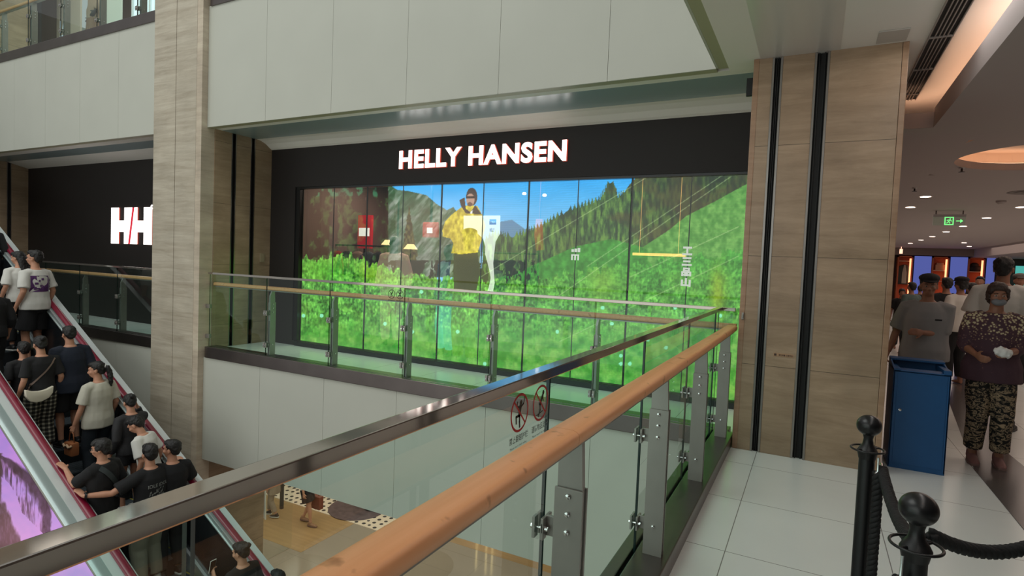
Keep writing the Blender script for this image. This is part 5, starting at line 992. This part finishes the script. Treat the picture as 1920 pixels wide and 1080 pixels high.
p = esc('young man with glasses and sling bag, left hand on rail', 192, 822, 1.72, face=.35, turn=(.45, .1), hold=-1, dx=-.42, girth=1.05, y0=3.72, y1=3.95); youngt = p.shirt(BLK, .8, fit=.034, seed=13); p.pants(GRYC, 1.9); p.shoes(SHOEW); p.hair(style='bangs'); p.glasses(); p.eyes(); young = p
p = esc('man in black IDLE IDOL T-shirt with watch on left wrist', 282, 828, 1.74, face=.15, turn=(-.25, .1), hold=-1, dx=-.25, girth=1.08, y0=3.9, y1=4.2); t = p.shirt(BLK, .8, fit=.034, seed=14, amp=.004); p.pants(mat('beige_trousers', (150, 144, 128), .85), 1.9, fit=.03); p.shoes(SHOEW); p.hair(); idle = p
mb = MB(); M_ = Matrix.Translation((-.12, -.4, 1.255)) @ RY; fit_text(mb, 'IDLE IDOL', M_, .24, .042, 0, bold=.012)
for i in range(26):
    a, c = random.uniform(.01, .2), random.uniform(-.15, -.03); mb.add([M_ @ Vector(v) for v in ((a, c, 0), (a+.012, c+.002, 0), (a+.016, c+.022, 0), (a+.004, c+.018, 0))], [(0, 1, 2, 3)], 1)
p.decal(t, mb, [mat('print_grey', (130, 132, 130), .8), mat('print_dim', (74, 76, 72), .8)], 'back_print', (0, 0, 0), (0, 1, 0), .003)
a, b = p.EL[1], p.WR[1]; w = a.lerp(b, .93); d = (b-a).normalized()
MB().tube([w-d*.012, w+d*.012], [.034, .034], 16).ell(w+Vector((0, 0, .034)), (.02, .02, .008)).build('wrist_watch', BLACK, p.r, smooth='auto', local=True)
p = esc('man in black T-shirt with right hand on the far handrail', 323, 823, 1.72, face=-.1, turn=(.55, .05), hold=1, dx=-.3, y0=4.2, y1=4.52); p.shirt(BLK, .8, fit=.03, seed=15); p.pants(GRYC, 1.9); p.shoes(SHOEB); p.hair(HAIR)
p = esc('woman in black top holding a phone low on the escalator', 455, 1017, 1.62, turn=(.35, .2), wl=(-.16, .30, 1.30), y0=4.0, y1=4.5); p.shirt(BLK, .85, seed=17); p.pants(BLK, 1.8); p.shoes(SHOEB); p.hair(style='bun'); phw = p
p = esc('dark-haired person whose head just enters the bottom frame edge', 520, 1072, 1.66, y0=4.2, y1=4.5); p.shirt(GRYC, .85, seed=18); p.pants(BLK, 1.8); p.shoes(SHOEB); p.hair()
# --- things they carry
def strapmesh(P, pts, w, m, name, label, cat='bag'):
    pass
h0 = ponyw.W(ponyw.HK[1] if len(ponyw.HK) > 1 else ponyw.WR[1]); r = root('handbag', tuple(h0+Vector((0, 0, -.32))), 'small brown handbag held low by the ponytail woman', 'bag')
BR = mat('brown_leather', (150, 92, 56), .5); MB().box(h0.x-.10, h0.x+.10, h0.y-.05, h0.y+.05, h0.z-.32, h0.z-.14).build('bag_body', BR, r, bevel=.02, smooth='auto')
MB().tube([(h0.x-.07, h0.y, h0.z-.15), (h0.x-.04, h0.y, h0.z-.02), (h0.x, h0.y, h0.z+.005), (h0.x+.04, h0.y, h0.z-.02), (h0.x+.07, h0.y, h0.z-.15)], .007, 8).build('handle', BR, r, smooth=True)
MB().tube([(h0.x-.1, h0.y-.05, h0.z-.17), (h0.x-.05, h0.y-.058, h0.z-.2), (h0.x, h0.y-.058, h0.z-.17), (h0.x+.05, h0.y-.058, h0.z-.2), (h0.x+.1, h0.y-.05, h0.z-.17)], .016, 8).build('scarf', mat('scarf_pale', (190, 160, 130), .8), r, smooth=True)
def sling(P, a, b, top, m, w=.018, name='shoulder_strap', n=14):   # strap over the back: from front-low b side over shoulder, hugging the trunk
    pass
def back_strap(P, p0, p1, shirt, m, parent, w=.02):
    bv = bvhtree.BVHTree.FromPolygons([v.co for v in shirt.data.vertices], [tuple(q.vertices) for q in shirt.data.polygons]); L_ = []; R_ = []; n = 16; p0 = Vector(p0); p1 = Vector(p1); d = (p1-p0).normalized(); sd = Vector((-d.z, 0, d.x))*w
    vs = []
    for i in range(n+1):
        c = p0.lerp(p1, i/n)
        for s_ in (-1, 1):
            q = c+sd*s_; o_ = Vector((q.x, -.6, q.z)); hit, *_ = bv.ray_cast(o_, Vector((0, 1, 0))); y = hit.y if hit else (vs[-2][1]+.004 if len(vs) > 1 else -.1)
            vs.append((q.x, y-.008, q.z))
    mb = MB(); W_ = [P.W(v) for v in vs]; dd = P.W((0, -1, 0))-P.W((0, 0, 0)); dd.normalize(); W2 = [v+dd*.004 for v in W_]; k = len(W_)
    mb.add(W_+W2, [(2*i, 2*i+1, 2*i+3, 2*i+2) for i in range(n)]+[(k+2*i, k+2*i+2, k+2*i+3, k+2*i+1) for i in range(n)]+[(2*i, 2*i+2, k+2*i+2, k+2*i) for i in range(n)]+[(2*i+1, k+2*i+1, k+2*i+3, 2*i+3) for i in range(n)]); return mb.build('strap', m, parent, smooth='auto')
P = bagw; c = P.W((-.13, -.19, .93)); r = root('shoulder_bag', tuple(c), 'cream half-moon shoulder bag hanging behind the checked trousers woman', 'bag'); CB = mat('cream_leather', (214, 206, 188), .45)
mb = MB(); prof = [(-.17, .10), (-.165, .0), (-.12, -.075), (-.05, -.105), (.03, -.10), (.11, -.065), (.16, .0), (.17, .10), (.08, .06), (0, .05), (-.08, .06)]
mb.prism(prof, 'y', -.035, .035); mb.v = [tuple(P.W((-.10+x, -.185+y, .93+z))) for x, y, z in mb.v]; mb.build('bag_body', CB, r, bevel=.015, smooth='auto'); back_strap(P, (-.22, 0, .98), (.14, 0, 1.42), [o for o in P.r.children if o.name.startswith('shirt')][0], mat('strap_taupe', (120, 100, 90), .6), r, .010)
P = young; c = P.W((.10, -.2, 1.12)); r = root('sling_bag', tuple(c), 'black sling bag across the back of the young man with glasses', 'bag')
back_strap(P, (-.12, 0, 1.43), (.12, 0, 1.10), youngt, mat('webbing_grey', (52, 58, 60), .8), r, .03); MB().box(-.09, .11, -.03, .03, -.07, .06).xf(Matrix.Translation((.10, -.185, 1.07)) @ Matrix.Rotation(.5, 4, 'Y')).build('tmp', BLACK, local=True)
o = bpy.data.objects['tmp']; mb = MB(); mb.add([P.W(v.co) for v in o.data.vertices], [tuple(f.vertices) for f in o.data.polygons]); bpy.data.objects.remove(o); mb.build('bag_body', mat('bag_nylon', (30, 32, 36), .7), r, bevel=.018, smooth='auto')
P = phw; c = P.W(P.HK[1]); r = root('phone', tuple(c), 'white-cased phone held up by the woman low on the escalator', 'phone'); u = P.W((0, 1, 0))-P.W((0, 0, 0)); a_ = math.atan2(u.y, u.x)
Mx = Matrix.Translation(c+Vector((0, 0, .05))) @ Matrix.Rotation(a_, 4, 'Z') @ Matrix.Rotation(-.2, 4, 'Y'); MB().box(-.004, .004, -.037, .037, -.078, .078, M=Mx).build('case', WHT, r, bevel=.003); MB().box(-.0055, -.004, -.033, .033, -.073, .073, M=Mx).build('screen', mat('phone_glass', (20, 24, 30), .1), r)
# --- people on our level
def ground(label, px, py, Y, face, h=None, grp=None, **k):
    q = on_y(px, py, Y); h = h or q.z; return Person(label, Vector((q.x, q.y, 0)), face, h, group=grp, **k)
GREYP = mat('grey_polo', (140, 138, 138), .85)
p = ground('older man in dark flat cap and grey polo shirt, hand on belly', 1743, 514, 6.75, PI-.12, girth=1.18, skin=SKIND, turn=(.05, .12), wl=(.03, .20, 1.14), wr=(.31, .02, .90)); p.shirt(GREYP, .92, hem=.84, fit=.035, seed=21, name='polo_shirt'); p.pants(GRYC, 1.9); p.shoes(SHOEB); p.hair(style='thin'); p.cap(mat('cap_black', (22, 21, 23), .8)); p.eyes()
mb = MB(); mb.add([(-.13, .4, 1.27), (-.07, .4, 1.27), (-.07, .4, 1.285), (-.13, .4, 1.285)], [(0, 1, 2, 3)]); sh_ = p.sh; p.decal(sh_, mb, BLK, 'chest_label', (0, 0, 0), (0, -1, 0))
p = ground('older woman in floral blouse, patterned trousers and face mask', 1872, 529, 6.15, PI-.03, girth=1.15, skin=SKIND, turn=(0, .12), wl=(-.06, .24, 1.10), wr=(.16, .22, 1.06)); wom = p
p.shirt(FLORAL, 1.35, hem=.80, fit=.034, seed=22, name='blouse', flare=.02); p.pants(CAMO, 1.85, fit=.026); p.shoes(mat('pink_brown_shoe', (128, 88, 84), .7), (120, 90, 84)); p.hair(HAIRB, 'bob'); p.eyes()
H = p.HM; MB().ell(H @ Vector((0, .072, 1.572)), (.058, .046, .036), 0, H.to_3x3(), 20, 12).ell(H @ Vector((0, .09, 1.585)), (.03, .028, .02), 0, H.to_3x3()).tube([H @ Vector((.05, .07, 1.59)), H @ Vector((.082, 0, 1.605))], .002, 6).tube([H @ Vector((-.05, .07, 1.59)), H @ Vector((-.082, 0, 1.605))], .002, 6).build('face_mask', mat('mask_grey', (120, 122, 126), .7), p.r, smooth=True, local=True)
c = p.W(p.HK[1]) if len(p.HK) > 1 else p.W(p.WR[1]); MB_t = MB().ell(c+Vector((-.01, -.02, .02)), (.065, .04, .045), 0, Matrix.Rotation(.4, 3, 'Y'), 12, 8)
me = remesh(MB_t, .008, 1, .016, (30, 30, 30), 5); o = bpy.data.objects.new('paper_tissue', me); COL.objects.link(o); me.materials.clear(); me.materials.append(mat('tissue_white', (225, 225, 222), .8)); tag(o, 'crumpled white tissue held by the woman in the floral blouse', 'tissue')
p = ground('tall man in white T-shirt and black shorts behind the floral woman', 1884, 481, 7.6, -.4, girth=1.12, skin=SKIND, feet=((.12, .10, .08), (-.11, -.12, .10))); p.shirt(WHT, .85, hem=.84, fit=.04, seed=23); p.pants(BLK, .95, fit=.04, name='shorts'); p.shoes(SHOEB, (50, 48, 48)); p.hair()
far = [(1692, 541, 15, 'person in dark top low beside the column edge', BLK, PI, None), (1710, 529, 14, 'person in teal-grey top beside the capped man', mat('teal_grey', (80, 96, 92), .8), .6, None), (1776, 520, 11.5, 'person in black seen just right of the flat cap', BLK, .3, None), (1803, 519, 10.6, 'person in white T-shirt and dark cap with shoulder strap', WHT, .5, 'cap'), (1823, 530, 12.2, 'shorter person in white T-shirt beside the strapped white T-shirt', WHT, .2, None), (1838, 518, 15, 'person in dark clothes behind the white T-shirt pair', GRYC, 2.8, None), (1847, 533, 13, 'dark-haired person in black next to the floral blouse', BLK, 1.2, None), (1913, 513, 12, 'person in grey bucket hat at the right frame edge', mat('pale_grey_top', (120, 120, 118), .8), PI, 'hat'), (1726, 535, 18, 'farthest person in black between column and cap', BLK, .1, None)]
for i, (px, py, Y, lb_, m, fa, ht) in enumerate(far):
    p = ground(lb_, px, py, Y, fa, vox=.016, grp='shoppers in the far concourse', hands=True, skin=SKIND); p.shirt(m, .85, seed=30+i, fit=.03); p.pants(BLK if i % 2 else GRYC, 1.9); p.hair(style='short' if i % 3 else 'bangs')
    if ht: p.cap(mat('hat_grey', (96, 90, 86), .8) if ht == 'hat' else BLK)
# --- lower level
q = low(574, 982); p = Person('person in black shorts walking on the oak floor below', Vector((q.x, q.y, -5)), -PI/2+.2, 1.68, wr=(.27, .1, .86), feet=((.10, .2, .09), (-.10, -.16, .11))); p.shirt(WHT, .8); p.pants(BLK, .75, fit=.04, name='shorts'); p.shoes(mat('tan_sandal', (150, 110, 84), .6), (120, 90, 70)); p.hair()
h0 = p.W(p.HK[1]); r = root('handbag', tuple(h0+Vector((0, 0, -.5))), 'large red-brown tote bag carried past the dotted carpet', 'bag'); TB = mat('tote_brown', (120, 60, 44), .5)
MB().box(h0.x-.19, h0.x+.19, h0.y-.07, h0.y+.07, h0.z-.48, h0.z-.16).build('bag_body', TB, r, bevel=.02, smooth='auto'); MB().tube([(h0.x-.1, h0.y, h0.z-.17), (h0.x-.05, h0.y, h0.z-.01), (h0.x+.05, h0.y, h0.z-.01), (h0.x+.1, h0.y, h0.z-.17)], .008, 8).build('handle', TB, r, smooth=True)
q = low(512, 968); p = Person('child in pale clothes walking behind the glass down below', Vector((q.x-.0, q.y, -5)), PI/2+.4, 1.5, feet=((.10, .18, .09), (-.10, -.14, .11))); p.shirt(mat('dusty_cloth', (160, 140, 122), .8), 1.6, hem=.7, flare=.05); p.pants(mat('dusty_cloth', (160, 140, 122), .8), 1.8); p.shoes(SHOEB); p.hair(HAIRB, 'short')
# --- mannequins
def mannequin(label, x, y, z, face, h, shirt, pants, hat=None, skin=None, **k):
    p = Person(label, Vector((x, y, z)), face, h, skin=skin or mat('mannequin_grey', (70, 66, 64), .5), vox=.013, **k); p.r.name = 'mannequin'; p.r['category'] = 'mannequin'; p.shirt(shirt, 1.9, hem=.78, fit=.04, name='coat'); p.pants(pants, 1.9)
    if hat: p.cap(hat, True)
    return p
v = on_y(883, 429, 6.9); mannequin('mannequin in black cap and olive coat before the white board', v.x, 6.86, .06, PI, v.z-.06, mat('olive_coat', (110, 100, 34), .8, emit=(110, 100, 34), es=.5), mat('olive_trousers', (120, 108, 50), .8, emit=(120, 108, 50), es=.5), BLK)  # coat and trousers glow by emission to show through the LED film
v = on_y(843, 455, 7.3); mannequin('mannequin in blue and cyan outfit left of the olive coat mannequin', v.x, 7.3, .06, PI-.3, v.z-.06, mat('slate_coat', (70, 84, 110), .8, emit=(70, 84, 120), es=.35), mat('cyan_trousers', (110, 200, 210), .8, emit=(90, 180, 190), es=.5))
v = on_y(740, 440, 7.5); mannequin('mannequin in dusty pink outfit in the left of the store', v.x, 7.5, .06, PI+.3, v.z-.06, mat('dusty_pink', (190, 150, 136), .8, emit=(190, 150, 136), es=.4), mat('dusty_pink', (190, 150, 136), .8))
q = on_y(908, 460, 7.4); p = mannequin('mannequin with grey-green rucksack beside the white board', q.x+.05, 7.5, .06, PI, 1.62, mat('green_grey_coat', (96, 120, 110), .8), GRYC)
q = up(180, 30, 6.05); p = mannequin('mannequin in long brown skirt on the upper floor behind glass', q.x, 6.05, 5.0, PI-.3, 1.75, mat('tan_top', (176, 150, 130), .8), mat('brown_skirt', (150, 116, 96), .8))
M_ = p.r; MB().tube([(0, 0, 1.0), (0, 0, .7), (.02, .02, .25)], [(.17, .13), (.19, .15), (.20, .16)], 18, up=(1, 0, 0)).build('skirt', mat('brown_skirt', (150, 116, 96), .8), M_, smooth='auto', local=True)
